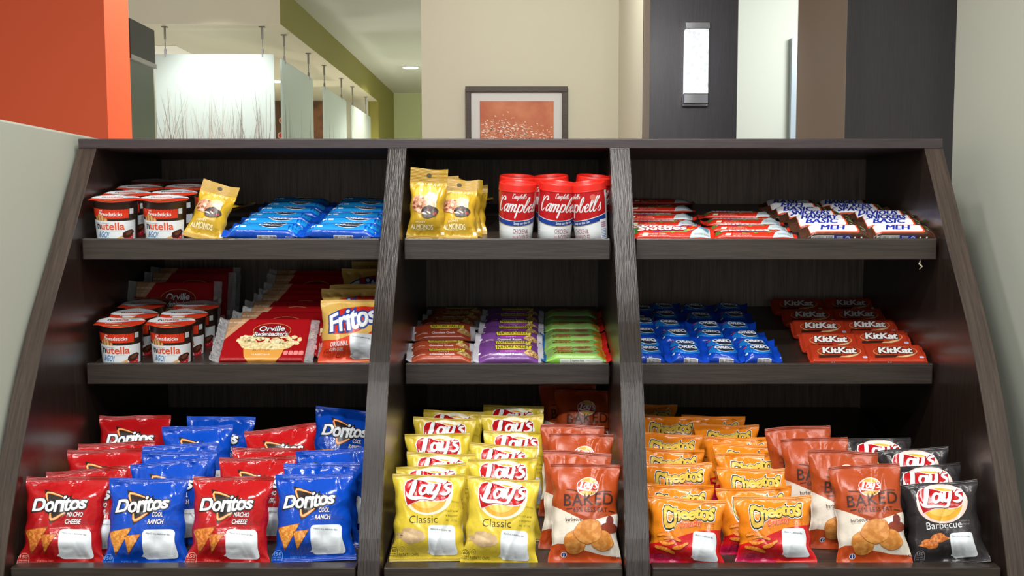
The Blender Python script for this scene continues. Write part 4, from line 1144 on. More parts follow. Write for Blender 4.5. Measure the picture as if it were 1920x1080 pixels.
# ------------------------------------------------------------------ where every pack stands (metres, on its shelf)
ITEMS = [  # kind, variant, x, y, z, rotation, label, category, group
    ('nacho', 0, -0.7508, 1.906, 0.8092, -19, 2, 7.8, 'red tortilla chip bag, at the front of the file against the dark side panel', 'chip bag', 'red tortilla chip bags'),
    ('nacho', 1, -0.7193, 1.941, 0.8144, -18, -1, 14.2, 'red tortilla chip bag, second from the front of the file against the dark side panel', 'chip bag', 'red tortilla chip bags'),
    ('nacho', 0, -0.7293, 2.0361, 0.8297, -18, 1, 8.8, 'red tortilla chip bag, third from the front of the file against the dark side panel', 'chip bag', 'red tortilla chip bags'),
    ('nacho', 1, -0.7175, 2.0701, 0.8352, -18, 1, 15.5, 'red tortilla chip bag, fourth from the front of the file against the dark side panel', 'chip bag', 'red tortilla chip bags'),
    ('nacho', 0, -0.7388, 2.2187, 0.8595, -18, 2, 10.1, 'red tortilla chip bag, at the back of the file against the dark side panel', 'chip bag', 'red tortilla chip bags'),
    ('ranch', 0, -0.6163, 1.906, 0.8084, -19, 0, 5.9, 'blue tortilla chip bag, at the front of the file between two red files', 'chip bag', 'blue tortilla chip bags'),
    ('ranch', 1, -0.593, 1.9824, 0.8218, -18, -3, 12.2, 'blue tortilla chip bag, second from the front of the file between two red files', 'chip bag', 'blue tortilla chip bags'),
    ('ranch', 0, -0.6018, 2.0321, 0.8287, -18, 0, 7.1, 'blue tortilla chip bag, third from the front of the file between two red files', 'chip bag', 'blue tortilla chip bags'),
    ('ranch', 1, -0.6039, 2.0661, 0.8342, -18, 0, 14.0, 'blue tortilla chip bag, fourth from the front of the file between two red files', 'chip bag', 'blue tortilla chip bags'),
    ('ranch', 0, -0.6024, 2.1641, 0.8503, -18, -1, 8.6, 'blue tortilla chip bag, fifth from the front of the file between two red files', 'chip bag', 'blue tortilla chip bags'),
    ('ranch', 1, -0.5827, 2.2154, 0.859, -18, 2, 3.1, 'blue tortilla chip bag, at the back of the file between two red files', 'chip bag', 'blue tortilla chip bags'),
    ('nacho', 0, -0.4861, 1.906, 0.8092, -19, 2, 3.9, 'red tortilla chip bag, at the front of the file between two blue files', 'chip bag', 'red tortilla chip bags'),
    ('nacho', 1, -0.4609, 1.9956, 0.8236, -18, 2, 10.2, 'red tortilla chip bag, second from the front of the file between two blue files', 'chip bag', 'red tortilla chip bags'),
    ('nacho', 0, -0.4555, 2.0397, 0.8311, -18, 3, 4.9, 'red tortilla chip bag, third from the front of the file between two blue files', 'chip bag', 'red tortilla chip bags'),
    ('nacho', 1, -0.4396, 2.1495, 0.8492, -18, -4, 11.4, 'red tortilla chip bag, at the back of the file between two blue files', 'chip bag', 'red tortilla chip bags'),
    ('ranch', 0, -0.3513, 1.9221, 0.8118, -19, -2, 1.7, 'blue tortilla chip bag, at the front of the file against the first divider', 'chip bag', 'blue tortilla chip bags'),
    ('ranch', 1, -0.3496, 1.9705, 0.8195, -18, 2, 8.5, 'blue tortilla chip bag, second from the front of the file against the first divider', 'chip bag', 'blue tortilla chip bags'),
    ('ranch', 0, -0.3338, 2.0366, 0.831, -18, -4, 3.1, 'blue tortilla chip bag, third from the front of the file against the first divider', 'chip bag', 'blue tortilla chip bags'),
    ('ranch', 1, -0.3611, 2.2534, 0.8678, -18, 9, 10.0, 'blue tortilla chip bag, at the back of the file against the first divider', 'chip bag', 'blue tortilla chip bags'),
    ('classic', 0, -0.1688, 1.9236, 0.8116, -19, -1, -1.2, 'yellow potato chip bag, at the front of the file by the first divider', 'chip bag', 'yellow potato chip bags'),
    ('classic', 1, -0.1584, 1.9654, 0.819, -18, -3, 5.5, 'yellow potato chip bag, second from the front of the file by the first divider', 'chip bag', 'yellow potato chip bags'),
    ('classic', 0, -0.1591, 2.0235, 0.8277, -18, 1, 0.5, 'yellow potato chip bag, third from the front of the file by the first divider', 'chip bag', 'yellow potato chip bags'),
    ('classic', 1, -0.1661, 2.1269, 0.844, -18, 0, 7.5, 'yellow potato chip bag, fourth from the front of the file by the first divider', 'chip bag', 'yellow potato chip bags'),
    ('classic', 0, -0.165, 2.2132, 0.8582, -18, 1, 2.3, 'yellow potato chip bag, fifth from the front of the file by the first divider', 'chip bag', 'yellow potato chip bags'),
    ('classic', 1, -0.1562, 2.2536, 0.8651, -18, 2, -2.8, 'yellow potato chip bag, at the back of the file by the first divider', 'chip bag', 'yellow potato chip bags'),
    ('classic', 0, -0.0548, 1.906, 0.8091, -19, 2, -3.1, 'yellow potato chip bag, at the front of the file next to the baked crisps', 'chip bag', 'yellow potato chip bags'),
    ('classic', 1, -0.047, 1.9974, 0.8235, -18, -1, 3.7, 'yellow potato chip bag, second from the front of the file next to the baked crisps', 'chip bag', 'yellow potato chip bags'),
    ('classic', 0, -0.0569, 2.0657, 0.8348, -18, 2, -1.1, 'yellow potato chip bag, third from the front of the file next to the baked crisps', 'chip bag', 'yellow potato chip bags'),
    ('classic', 1, -0.0317, 2.1366, 0.8462, -18, 2, 5.5, 'yellow potato chip bag, fourth from the front of the file next to the baked crisps', 'chip bag', 'yellow potato chip bags'),
    ('classic', 0, -0.0341, 2.228, 0.861, -18, -2, 0.5, 'yellow potato chip bag, fifth from the front of the file next to the baked crisps', 'chip bag', 'yellow potato chip bags'),
    ('classic', 1, -0.0434, 2.2875, 0.8702, -18, 1, -4.4, 'yellow potato chip bag, at the back of the file next to the baked crisps', 'chip bag', 'yellow potato chip bags'),
    ('baked', 0, 0.0817, 1.9122, 0.8097, -19, -1, -5.3, 'orange baked crisp bag, at the front of the file beside the second divider', 'chip bag', 'orange baked crisp bags'),
    ('baked', 1, 0.067, 1.9651, 0.8189, -18, 3, 1.9, 'orange baked crisp bag, second from the front of the file beside the second divider', 'chip bag', 'orange baked crisp bags'),
    ('baked', 0, 0.0827, 2.0611, 0.8337, -18, -1, -3.3, 'orange baked crisp bag, third from the front of the file beside the second divider', 'chip bag', 'orange baked crisp bags'),
    ('baked', 1, 0.0673, 2.1035, 0.8409, -18, 2, 4.0, 'orange baked crisp bag, fourth from the front of the file beside the second divider', 'chip bag', 'orange baked crisp bags'),
    ('baked', 0, 0.0967, 2.3214, 0.8753, -18, 0, -1.3, 'orange baked crisp bag, fifth from the front of the file beside the second divider', 'chip bag', 'orange baked crisp bags'),
    ('baked', 1, 0.0724, 2.3554, 0.8821, -18, -4, -6.0, 'orange baked crisp bag, at the back of the file beside the second divider', 'chip bag', 'orange baked crisp bags'),
    ('cheese', 0, 0.2392, 1.906, 0.8091, -19, 2, -7.9, 'orange cheese puff bag, at the front of the file by the second divider', 'chip bag', 'orange cheese puff bags'),
    ('cheese', 1, 0.2365, 1.9636, 0.8177, -18, 0, -0.8, 'orange cheese puff bag, second from the front of the file by the second divider', 'chip bag', 'orange cheese puff bags'),
    ('cheese', 0, 0.2498, 2.0635, 0.8349, -18, -3, -5.8, 'orange cheese puff bag, third from the front of the file by the second divider', 'chip bag', 'orange cheese puff bags'),
    ('cheese', 1, 0.2417, 2.1347, 0.846, -18, 2, 1.4, 'orange cheese puff bag, fourth from the front of the file by the second divider', 'chip bag', 'orange cheese puff bags'),
    ('cheese', 0, 0.2483, 2.2219, 0.86, -18, 2, -3.5, 'orange cheese puff bag, fifth from the front of the file by the second divider', 'chip bag', 'orange cheese puff bags'),
    ('cheese', 1, 0.257, 2.3237, 0.876, -18, 1, -8.5, 'orange cheese puff bag, sixth from the front of the file by the second divider', 'chip bag', 'orange cheese puff bags'),
    ('cheese', 0, 0.2231, 2.4041, 0.8894, -18, 2, -0.9, 'orange cheese puff bag, at the back of the file by the second divider', 'chip bag', 'orange cheese puff bags'),
    ('cheese', 0, 0.3865, 1.912, 0.8108, -19, -4, -10.3, 'orange cheese puff bag, at the front of the file beside the baked crisps', 'chip bag', 'orange cheese puff bags'),
    ('cheese', 1, 0.3667, 1.9485, 0.8167, -18, -4, -2.9, 'orange cheese puff bag, second from the front of the file beside the baked crisps', 'chip bag', 'orange cheese puff bags'),
    ('cheese', 0, 0.3746, 2.0418, 0.8306, -18, -1, -7.7, 'orange cheese puff bag, third from the front of the file beside the baked crisps', 'chip bag', 'orange cheese puff bags'),
    ('cheese', 1, 0.389, 2.1145, 0.8431, -18, -3, -0.7, 'orange cheese puff bag, fourth from the front of the file beside the baked crisps', 'chip bag', 'orange cheese puff bags'),
    ('cheese', 0, 0.3833, 2.164, 0.8503, -18, 1, -5.5, 'orange cheese puff bag, fifth from the front of the file beside the baked crisps', 'chip bag', 'orange cheese puff bags'),
    ('cheese', 1, 0.3741, 2.198, 0.8562, -18, -2, -10.3, 'orange cheese puff bag, sixth from the front of the file beside the baked crisps', 'chip bag', 'orange cheese puff bags'),
    ('cheese', 0, 0.3656, 2.2764, 0.868, -18, 0, -3.0, 'orange cheese puff bag, seventh from the front of the file beside the baked crisps', 'chip bag', 'orange cheese puff bags'),
    ('cheese', 1, 0.3471, 2.3237, 0.876, -18, 1, -0.7, 'orange cheese puff bag, at the back of the file beside the baked crisps', 'chip bag', 'orange cheese puff bags'),
    ('baked', 0, 0.5423, 1.906, 0.8108, -20, -7, -12.7, 'orange baked crisp bag, at the front of the file beside the black bags', 'chip bag', 'orange baked crisp bags'),
    ('baked', 1, 0.5067, 1.9686, 0.8188, -14, 1, -4.9, 'orange baked crisp bag, second from the front of the file beside the black bags', 'chip bag', 'orange baked crisp bags'),
    ('baked', 0, 0.4835, 2.0295, 0.8296, -12, -4, -9.4, 'orange baked crisp bag, third from the front of the file beside the black bags', 'chip bag', 'orange baked crisp bags'),
    ('baked', 1, 0.4714, 2.0885, 0.8391, -12, -4, -2.0, 'orange baked crisp bag, at the back of the file beside the black bags', 'chip bag', 'orange baked crisp bags'),
    ('bbq', 0, 0.6595, 1.906, 0.8113, -19, -8, -14.5, 'black barbecue chip bag, at the front of the file against the sloping side panel', 'chip bag', 'black barbecue chip bags'),
    ('bbq', 1, 0.663, 1.9855, 0.8238, -18, -7, -7.2, 'black barbecue chip bag, second from the front of the file against the sloping side panel', 'chip bag', 'black barbecue chip bags'),
    ('bbq', 0, 0.6636, 2.067, 0.8365, -18, -6, -11.8, 'black barbecue chip bag, third from the front of the file against the sloping side panel', 'chip bag', 'black barbecue chip bags'),
    ('bbq', 1, 0.6167, 2.1245, 0.8447, -18, -3, -3.9, 'black barbecue chip bag, at the back of the file against the sloping side panel', 'chip bag', 'black barbecue chip bags'),
    ('cup', 0, -0.7681, 2.2815, 1.0962, 9.15, 0, 11.5, 'brown hazelnut dip cup, at the front of the middle file by the side panel', 'cup', 'dip cups on the middle shelf'),
    ('cup', 0, -0.7623, 2.3407, 1.1057, 9.15, 0, 15.2, 'brown hazelnut dip cup, second from the front of the middle file by the side panel', 'cup', 'dip cups on the middle shelf'),
    ('cup', 0, -0.7692, 2.4213, 1.1187, 9.15, 0, 7.9, 'brown hazelnut dip cup, third from the front of the middle file by the side panel', 'cup', 'dip cups on the middle shelf'),
    ('cup', 0, -0.7671, 2.4977, 1.131, 9.15, 0, 15.6, 'brown hazelnut dip cup, at the back of the middle file by the side panel', 'cup', 'dip cups on the middle shelf'),
    ('cup', 0, -0.6741, 2.2815, 1.0962, 9.15, 0, 10.2, 'brown hazelnut dip cup, at the front of the middle file beside the popcorn packs', 'cup', 'dip cups on the middle shelf'),
    ('cup', 0, -0.6669, 2.3407, 1.1057, 9.15, 0, 13.9, 'brown hazelnut dip cup, second from the front of the middle file beside the popcorn packs', 'cup', 'dip cups on the middle shelf'),
    ('cup', 0, -0.6607, 2.4121, 1.1172, 9.15, 0, 6.5, 'brown hazelnut dip cup, at the back of the middle file beside the popcorn packs', 'cup', 'dip cups on the middle shelf'),
    ('popcorn', 0, -0.5037, 2.3027, 1.1266, 38.15, 0, 0, 'red popcorn pack, at the front of the leaning row beside the corn chips', 'popcorn pack', 'popcorn packs leaning in a row'),
    ('popcorn', 0, -0.4856, 2.3383, 1.1354, 41.75, 0, 1, 'red popcorn pack, second from the front of the leaning row beside the corn chips', 'popcorn pack', 'popcorn packs leaning in a row'),
    ('popcorn', 0, -0.4714, 2.3539, 1.1408, 45.35, 0, -1, 'red popcorn pack, third from the front of the leaning row beside the corn chips', 'popcorn pack', 'popcorn packs leaning in a row'),
    ('popcorn', 0, -0.4735, 2.3901, 1.1495, 48.95, 0, 0.5, 'red popcorn pack, fourth from the front of the leaning row beside the corn chips', 'popcorn pack', 'popcorn packs leaning in a row'),
    ('popcorn', 0, -0.4632, 2.4294, 1.1585, 52.55, 0, 1, 'red popcorn pack, fifth from the front of the leaning row beside the corn chips', 'popcorn pack', 'popcorn packs leaning in a row'),
    ('popcorn', 0, -0.4601, 2.4569, 1.1654, 56.15, 0, -1, 'red popcorn pack, sixth from the front of the leaning row beside the corn chips', 'popcorn pack', 'popcorn packs leaning in a row'),
    ('popcorn', 0, -0.4569, 2.4976, 1.1743, 59.75, 0, 0, 'red popcorn pack, seventh from the front of the leaning row beside the corn chips', 'popcorn pack', 'popcorn packs leaning in a row'),
    ('popcorn', 0, -0.4655, 2.5748, 1.1889, 63.35, 0, 1, 'red popcorn pack, eighth from the front of the leaning row beside the corn chips', 'popcorn pack', 'popcorn packs leaning in a row'),
    ('popcorn', 0, -0.4682, 2.607, 1.1961, 66.95, 0, 0, 'red popcorn pack, at the back of the leaning row beside the corn chips', 'popcorn pack', 'popcorn packs leaning in a row'),
    ('popcorn', 0, -0.7257, 2.4748, 1.1769, 71.15, 0, -1, 'red popcorn pack, at the front of the upright row behind the dip cups', 'popcorn pack', 'popcorn packs standing behind cups'),
    ('popcorn', 0, -0.7175, 2.5613, 1.1917, 73.15, 0, 1, 'red popcorn pack, second from the front of the upright row behind the dip cups', 'popcorn pack', 'popcorn packs standing behind cups'),
    ('popcorn', 0, -0.7184, 2.6079, 1.2001, 75.15, 0, 0, 'red popcorn pack, at the back of the upright row behind the dip cups', 'popcorn pack', 'popcorn packs standing behind cups'),
    ('corn', 0, -0.334, 2.265, 1.0934, -16, -1, 0.6, 'tan corn chip bag, at the front of the file by the first divider', 'chip bag', 'tan corn chip bags'),
    ('corn', 1, -0.3474, 2.3547, 1.1079, -14, 1, 7.6, 'tan corn chip bag, second from the front of the file by the first divider', 'chip bag', 'tan corn chip bags'),
    ('corn', 0, -0.336, 2.3887, 1.1129, -9, 0, 2.4, 'tan corn chip bag, third from the front of the file by the first divider', 'chip bag', 'tan corn chip bags'),
    ('corn', 1, -0.3362, 2.5457, 1.1386, -9, 1, 9.1, 'tan corn chip bag, fourth from the front of the file by the first divider', 'chip bag', 'tan corn chip bags'),
    ('corn', 0, -0.3287, 2.6135, 1.1499, -9, 2, 3.9, 'tan corn chip bag, at the back of the file by the first divider', 'chip bag', 'tan corn chip bags'),
    ('chunk', 0, -0.1697, 2.2638, 1.0967, 19.15, 0, 1, 'red-brown chocolate granola bar, at the front of the row by the divider', 'granola bar', 'chocolate granola bars'),
    ('chunk', 1, -0.1762, 2.3242, 1.1064, 19.15, 0, 3, 'red-brown chocolate granola bar, second from the front of the row by the divider', 'granola bar', 'chocolate granola bars'),
    ('chunk', 0, -0.1798, 2.4205, 1.1271, 33.15, 0, 5, 'red-brown chocolate granola bar, third from the front of the row by the divider', 'granola bar', 'chocolate granola bars'),
    ('chunk', 1, -0.1755, 2.5067, 1.1358, 19.15, 0, 3, 'red-brown chocolate granola bar, fourth from the front of the row by the divider', 'granola bar', 'chocolate granola bars'),
    ('chunk', 0, -0.1665, 2.5532, 1.1433, 19.15, 0, 0, 'red-brown chocolate granola bar, fifth from the front of the row by the divider', 'granola bar', 'chocolate granola bars'),
    ('chunk', 1, -0.1617, 2.6015, 1.1511, 19.15, 0, 1, 'red-brown chocolate granola bar, at the back of the row by the divider', 'granola bar', 'chocolate granola bars'),
    ('raisin', 0, -0.0462, 2.261, 1.1021, 35.15, 0, 1, 'purple raisin granola bar, at the front of the middle row', 'granola bar', 'raisin granola bars'),
    ('raisin', 1, -0.0472, 2.3067, 1.1063, 26.15, 0, 0, 'purple raisin granola bar, second from the front of the middle row', 'granola bar', 'raisin granola bars'),
    ('raisin', 0, -0.0473, 2.3672, 1.1178, 31.15, 0, 0, 'purple raisin granola bar, third from the front of the middle row', 'granola bar', 'raisin granola bars'),
    ('raisin', 1, -0.0443, 2.4252, 1.1253, 26.15, 0, 2, 'purple raisin granola bar, fourth from the front of the middle row', 'granola bar', 'raisin granola bars'),
    ('raisin', 0, -0.044, 2.4688, 1.1324, 26.15, 0, -1, 'purple raisin granola bar, fifth from the front of the middle row', 'granola bar', 'raisin granola bars'),
    ('raisin', 1, -0.0439, 2.5279, 1.1419, 26.15, 0, 0, 'purple raisin granola bar, sixth from the front of the middle row', 'granola bar', 'raisin granola bars'),
    ('raisin', 0, -0.0426, 2.5802, 1.1503, 26.15, 0, 0, 'purple raisin granola bar, at the back of the middle row', 'granola bar', 'raisin granola bars'),
    ('chewy', 0, 0.079, 2.2625, 1.094, 13.15, 0, 0, 'green cookie bar, at the front of the row by the divider', 'cookie bar', 'green cookie bars'),
    ('chewy', 1, 0.0768, 2.2881, 1.0982, 13.15, 0, 0, 'green cookie bar, second from the front of the row by the divider', 'cookie bar', 'green cookie bars'),
    ('chewy', 0, 0.0763, 2.3349, 1.1057, 13.15, 0, -1, 'green cookie bar, third from the front of the row by the divider', 'cookie bar', 'green cookie bars'),
    ('chewy', 1, 0.0778, 2.3795, 1.1129, 13.15, 0, 0, 'green cookie bar, fourth from the front of the row by the divider', 'cookie bar', 'green cookie bars'),
    ('chewy', 0, 0.078, 2.4214, 1.1196, 13.15, 0, 0, 'green cookie bar, fifth from the front of the row by the divider', 'cookie bar', 'green cookie bars'),
    ('chewy', 1, 0.0778, 2.4827, 1.1295, 13.15, 0, 1, 'green cookie bar, sixth from the front of the row by the divider', 'cookie bar', 'green cookie bars'),
    ('chewy', 0, 0.0771, 2.533, 1.1376, 13.15, 0, 0, 'green cookie bar, seventh from the front of the row by the divider', 'cookie bar', 'green cookie bars'),
    ('chewy', 1, 0.079, 2.5951, 1.1476, 13.15, 0, 0, 'green cookie bar, at the back of the row by the divider', 'cookie bar', 'green cookie bars'),
    ('oreo', 0, 0.2108, 2.2644, 1.1004, 27.15, 0, 6.600000000000001, 'blue cookie pack, at the front of the file touching the divider', 'cookie pack', 'blue cookie packs on the middle shelf'),
    ('oreo', 1, 0.2126, 2.3166, 1.1088, 27.15, 0, -4.6, 'blue cookie pack, second from the front of the file touching the divider', 'cookie pack', 'blue cookie packs on the middle shelf'),
    ('oreo', 0, 0.2161, 2.4022, 1.1226, 27.15, 0, 5.0, 'blue cookie pack, third from the front of the file touching the divider', 'cookie pack', 'blue cookie packs on the middle shelf'),
    ('oreo', 1, 0.2198, 2.4807, 1.1353, 27.15, 0, -6.2, 'blue cookie pack, fourth from the front of the file touching the divider', 'cookie pack', 'blue cookie packs on the middle shelf'),
    ('oreo', 0, 0.2266, 2.5985, 1.1543, 27.15, 0, 3.4000000000000004, 'blue cookie pack, at the back of the file touching the divider', 'cookie pack', 'blue cookie packs on the middle shelf'),
    ('oreo', 1, 0.2828, 2.2644, 1.1004, 27.15, 0, -1.4, 'blue cookie pack, at the front of the file second from the divider', 'cookie pack', 'blue cookie packs on the middle shelf'),
    ('oreo', 0, 0.2847, 2.3048, 1.107, 27.15, 0, -12.600000000000001, 'blue cookie pack, second from the front of the file second from the divider', 'cookie pack', 'blue cookie packs on the middle shelf'),
    ('oreo', 1, 0.2779, 2.3854, 1.1199, 27.15, 0, -3.0, 'blue cookie pack, third from the front of the file second from the divider', 'cookie pack', 'blue cookie packs on the middle shelf'),
    ('oreo', 0, 0.2701, 2.4673, 1.1331, 27.15, 0, 6.600000000000001, 'blue cookie pack, fourth from the front of the file second from the divider', 'cookie pack', 'blue cookie packs on the middle shelf'),
    ('oreo', 1, 0.2713, 2.5406, 1.1449, 27.15, 0, -4.6, 'blue cookie pack, fifth from the front of the file second from the divider', 'cookie pack', 'blue cookie packs on the middle shelf'),
    ('oreo', 0, 0.276, 2.6184, 1.1575, 27.15, 0, 5.0, 'blue cookie pack, at the back of the file second from the divider', 'cookie pack', 'blue cookie packs on the middle shelf'),
    ('oreo', 0, 0.3517, 2.2644, 1.1004, 27.15, 0, -9.4, 'blue cookie pack, at the front of the file third from the divider', 'cookie pack', 'blue cookie packs on the middle shelf'),
    ('oreo', 1, 0.3534, 2.3087, 1.1076, 27.15, 0, 0.20000000000000018, 'blue cookie pack, second from the front of the file third from the divider', 'cookie pack', 'blue cookie packs on the middle shelf'),
    ('oreo', 0, 0.3452, 2.3854, 1.1199, 27.15, 0, -11.0, 'blue cookie pack, third from the front of the file third from the divider', 'cookie pack', 'blue cookie packs on the middle shelf'),
    ('oreo', 1, 0.3469, 2.4496, 1.1303, 27.15, 0, -1.4, 'blue cookie pack, fourth from the front of the file third from the divider', 'cookie pack', 'blue cookie packs on the middle shelf'),
    ('oreo', 0, 0.3439, 2.5312, 1.1434, 27.15, 0, -12.600000000000001, 'blue cookie pack, fifth from the front of the file third from the divider', 'cookie pack', 'blue cookie packs on the middle shelf'),
    ('oreo', 1, 0.3395, 2.6084, 1.1558, 27.15, 0, -3.0, 'blue cookie pack, at the back of the file third from the divider', 'cookie pack', 'blue cookie packs on the middle shelf'),
    ('oreo', 1, 0.4158, 2.2644, 1.1004, 27.15, 0, 3.4000000000000004, 'blue cookie pack, at the front of the file nearest the wafer bars', 'cookie pack', 'blue cookie packs on the middle shelf'),
    ('oreo', 0, 0.4154, 2.3126, 1.1082, 27.15, 0, -7.800000000000001, 'blue cookie pack, second from the front of the file nearest the wafer bars', 'cookie pack', 'blue cookie packs on the middle shelf'),
    ('oreo', 1, 0.4116, 2.373, 1.1179, 27.15, 0, 1.8000000000000007, 'blue cookie pack, third from the front of the file nearest the wafer bars', 'cookie pack', 'blue cookie packs on the middle shelf'),
    ('oreo', 0, 0.4044, 2.4496, 1.1303, 27.15, 0, -9.4, 'blue cookie pack, fourth from the front of the file nearest the wafer bars', 'cookie pack', 'blue cookie packs on the middle shelf'),
    ('oreo', 1, 0.4117, 2.5359, 1.1442, 27.15, 0, 0.20000000000000018, 'blue cookie pack, fifth from the front of the file nearest the wafer bars', 'cookie pack', 'blue cookie packs on the middle shelf'),
    ('oreo', 0, 0.4158, 2.6184, 1.1575, 27.15, 0, -11.0, 'blue cookie pack, at the back of the file nearest the wafer bars', 'cookie pack', 'blue cookie packs on the middle shelf'),
    ('kitkat', 0, 0.5666, 2.2679, 1.1023, 27.15, 0, -2, 'orange wafer bar, at the front of the row nearer the cookie packs', 'wafer bar', 'orange wafer bars'),
    ('kitkat', 0, 0.5693, 2.3466, 1.1159, 29.15, 0, -2, 'orange wafer bar, second from the front of the row nearer the cookie packs', 'wafer bar', 'orange wafer bars'),
    ('kitkat', 0, 0.5748, 2.4555, 1.1334, 29.15, 0, -2, 'orange wafer bar, third from the front of the row nearer the cookie packs', 'wafer bar', 'orange wafer bars'),
    ('kitkat', 0, 0.5756, 2.551, 1.1488, 29.15, 0, -2, 'orange wafer bar, fourth from the front of the row nearer the cookie packs', 'wafer bar', 'orange wafer bars'),
    ('kitkat', 0, 0.573, 2.654, 1.1654, 29.15, 0, -2, 'orange wafer bar, at the back of the row nearer the cookie packs', 'wafer bar', 'orange wafer bars'),
    ('kitkat', 0, 0.6704, 2.2679, 1.1023, 27.15, 0, -2, 'orange wafer bar, at the front of the row nearer the side panel', 'wafer bar', 'orange wafer bars'),
    ('kitkat', 0, 0.6732, 2.3709, 1.1198, 29.15, 0, -2, 'orange wafer bar, second from the front of the row nearer the side panel', 'wafer bar', 'orange wafer bars'),
    ('kitkat', 0, 0.6755, 2.4643, 1.1348, 29.15, 0, -2, 'orange wafer bar, third from the front of the row nearer the side panel', 'wafer bar', 'orange wafer bars'),
    ('kitkat', 0, 0.6778, 2.5557, 1.1496, 29.15, 0, -2, 'orange wafer bar, fourth from the front of the row nearer the side panel', 'wafer bar', 'orange wafer bars'),
    ('kitkat', 0, 0.6873, 2.6591, 1.1662, 29.15, 0, -2, 'orange wafer bar, at the back of the row nearer the side panel', 'wafer bar', 'orange wafer bars'),
    ('cup', 0, -0.7704, 2.2815, 1.3232, 9.15, 0, 11.6, 'brown hazelnut dip cup, at the front of the top file by the side panel', 'cup', 'dip cups on the top shelf'),
    ('cup', 0, -0.7679, 2.3462, 1.3336, 9.15, 0, 7.2, 'brown hazelnut dip cup, second from the front of the top file by the side panel', 'cup', 'dip cups on the top shelf'),
    ('cup', 0, -0.7709, 2.4293, 1.347, 9.15, 0, 13.9, 'brown hazelnut dip cup, third from the front of the top file by the side panel', 'cup', 'dip cups on the top shelf'),
    ('cup', 0, -0.7741, 2.5185, 1.3614, 9.15, 0, 15.6, 'brown hazelnut dip cup, at the back of the top file by the side panel', 'cup', 'dip cups on the top shelf'),
    ('cup', 0, -0.6802, 2.2815, 1.3232, 9.15, 0, 10.3, 'brown hazelnut dip cup, at the front of the top file beside the nut bag', 'cup', 'dip cups on the top shelf'),
    ('cup', 0, -0.6823, 2.3535, 1.3348, 9.15, 0, 6.0, 'brown hazelnut dip cup, second from the front of the top file beside the nut bag', 'cup', 'dip cups on the top shelf'),
    ('cup', 0, -0.6802, 2.4372, 1.3483, 9.15, 0, 12.7, 'brown hazelnut dip cup, third from the front of the top file beside the nut bag', 'cup', 'dip cups on the top shelf'),
    ('cup', 0, -0.6919, 2.5185, 1.3614, 9.15, 0, 14.5, 'brown hazelnut dip cup, at the back of the top file beside the nut bag', 'cup', 'dip cups on the top shelf'),
    ('nut', 0, -0.6069, 2.256, 1.3213, -37.75, 13, 4.3, 'gold nut bag leaning between the dip cups and blue sleeves', 'nut bag', None),
    ('sleeve', 0, -0.4928, 2.2591, 1.3221, 19.15, 0, 0, 'long blue cookie sleeve, at the front of the row beside the nut bag', 'cookie sleeve', 'blue cookie sleeves'),
    ('sleeve', 1, -0.488, 2.2778, 1.3251, 19.15, 0, 0, 'long blue cookie sleeve, second from the front of the row beside the nut bag', 'cookie sleeve', 'blue cookie sleeves'),
    ('sleeve', 0, -0.4913, 2.336, 1.3345, 19.15, 0, 0, 'long blue cookie sleeve, third from the front of the row beside the nut bag', 'cookie sleeve', 'blue cookie sleeves'),
    ('sleeve', 1, -0.4959, 2.4082, 1.3461, 19.15, 0, 0, 'long blue cookie sleeve, fourth from the front of the row beside the nut bag', 'cookie sleeve', 'blue cookie sleeves'),
    ('sleeve', 0, -0.4909, 2.4778, 1.3573, 19.15, 0, 0, 'long blue cookie sleeve, fifth from the front of the row beside the nut bag', 'cookie sleeve', 'blue cookie sleeves'),
    ('sleeve', 1, -0.4918, 2.544, 1.3679, 19.15, 0, 0, 'long blue cookie sleeve, sixth from the front of the row beside the nut bag', 'cookie sleeve', 'blue cookie sleeves'),
    ('sleeve', 0, -0.4939, 2.6137, 1.3792, 19.15, 0, 0, 'long blue cookie sleeve, at the back of the row beside the nut bag', 'cookie sleeve', 'blue cookie sleeves'),
    ('sleeve', 0, -0.3535, 2.2591, 1.3221, 19.15, 0, 0, 'long blue cookie sleeve, at the front of the row against the divider', 'cookie sleeve', 'blue cookie sleeves'),
    ('sleeve', 1, -0.3456, 2.2778, 1.3251, 19.15, 0, 0, 'long blue cookie sleeve, second from the front of the row against the divider', 'cookie sleeve', 'blue cookie sleeves'),
    ('sleeve', 0, -0.3453, 2.336, 1.3345, 19.15, 0, 0, 'long blue cookie sleeve, third from the front of the row against the divider', 'cookie sleeve', 'blue cookie sleeves'),
    ('sleeve', 1, -0.3476, 2.4082, 1.3461, 19.15, 0, 0, 'long blue cookie sleeve, fourth from the front of the row against the divider', 'cookie sleeve', 'blue cookie sleeves'),
    ('sleeve', 0, -0.3489, 2.4778, 1.3573, 19.15, 0, 0, 'long blue cookie sleeve, fifth from the front of the row against the divider', 'cookie sleeve', 'blue cookie sleeves'),
    ('sleeve', 1, -0.3472, 2.544, 1.3679, 19.15, 0, 0, 'long blue cookie sleeve, sixth from the front of the row against the divider', 'cookie sleeve', 'blue cookie sleeves'),
    ('sleeve', 0, -0.3487, 2.6137, 1.3792, 19.15, 0, 0, 'long blue cookie sleeve, at the back of the row against the divider', 'cookie sleeve', 'blue cookie sleeves'),
    ('nut', 0, -0.1975, 2.256, 1.3192, -10.0, 3, 0.8, 'tall gold nut bag standing at the divider, front of its file', 'nut bag', None),
    ('nut', 0, -0.1765, 2.29, 1.3247, -28.75, 3, 5.4, 'gold nut bag half hidden behind the tall front nut bag', 'nut bag', None),
    ('nut', 0, -0.1381, 2.256, 1.319, -32.25, 2, 3.9, 'gold nut bag standing beside the tall one, nearer the soup cans', 'nut bag', None),
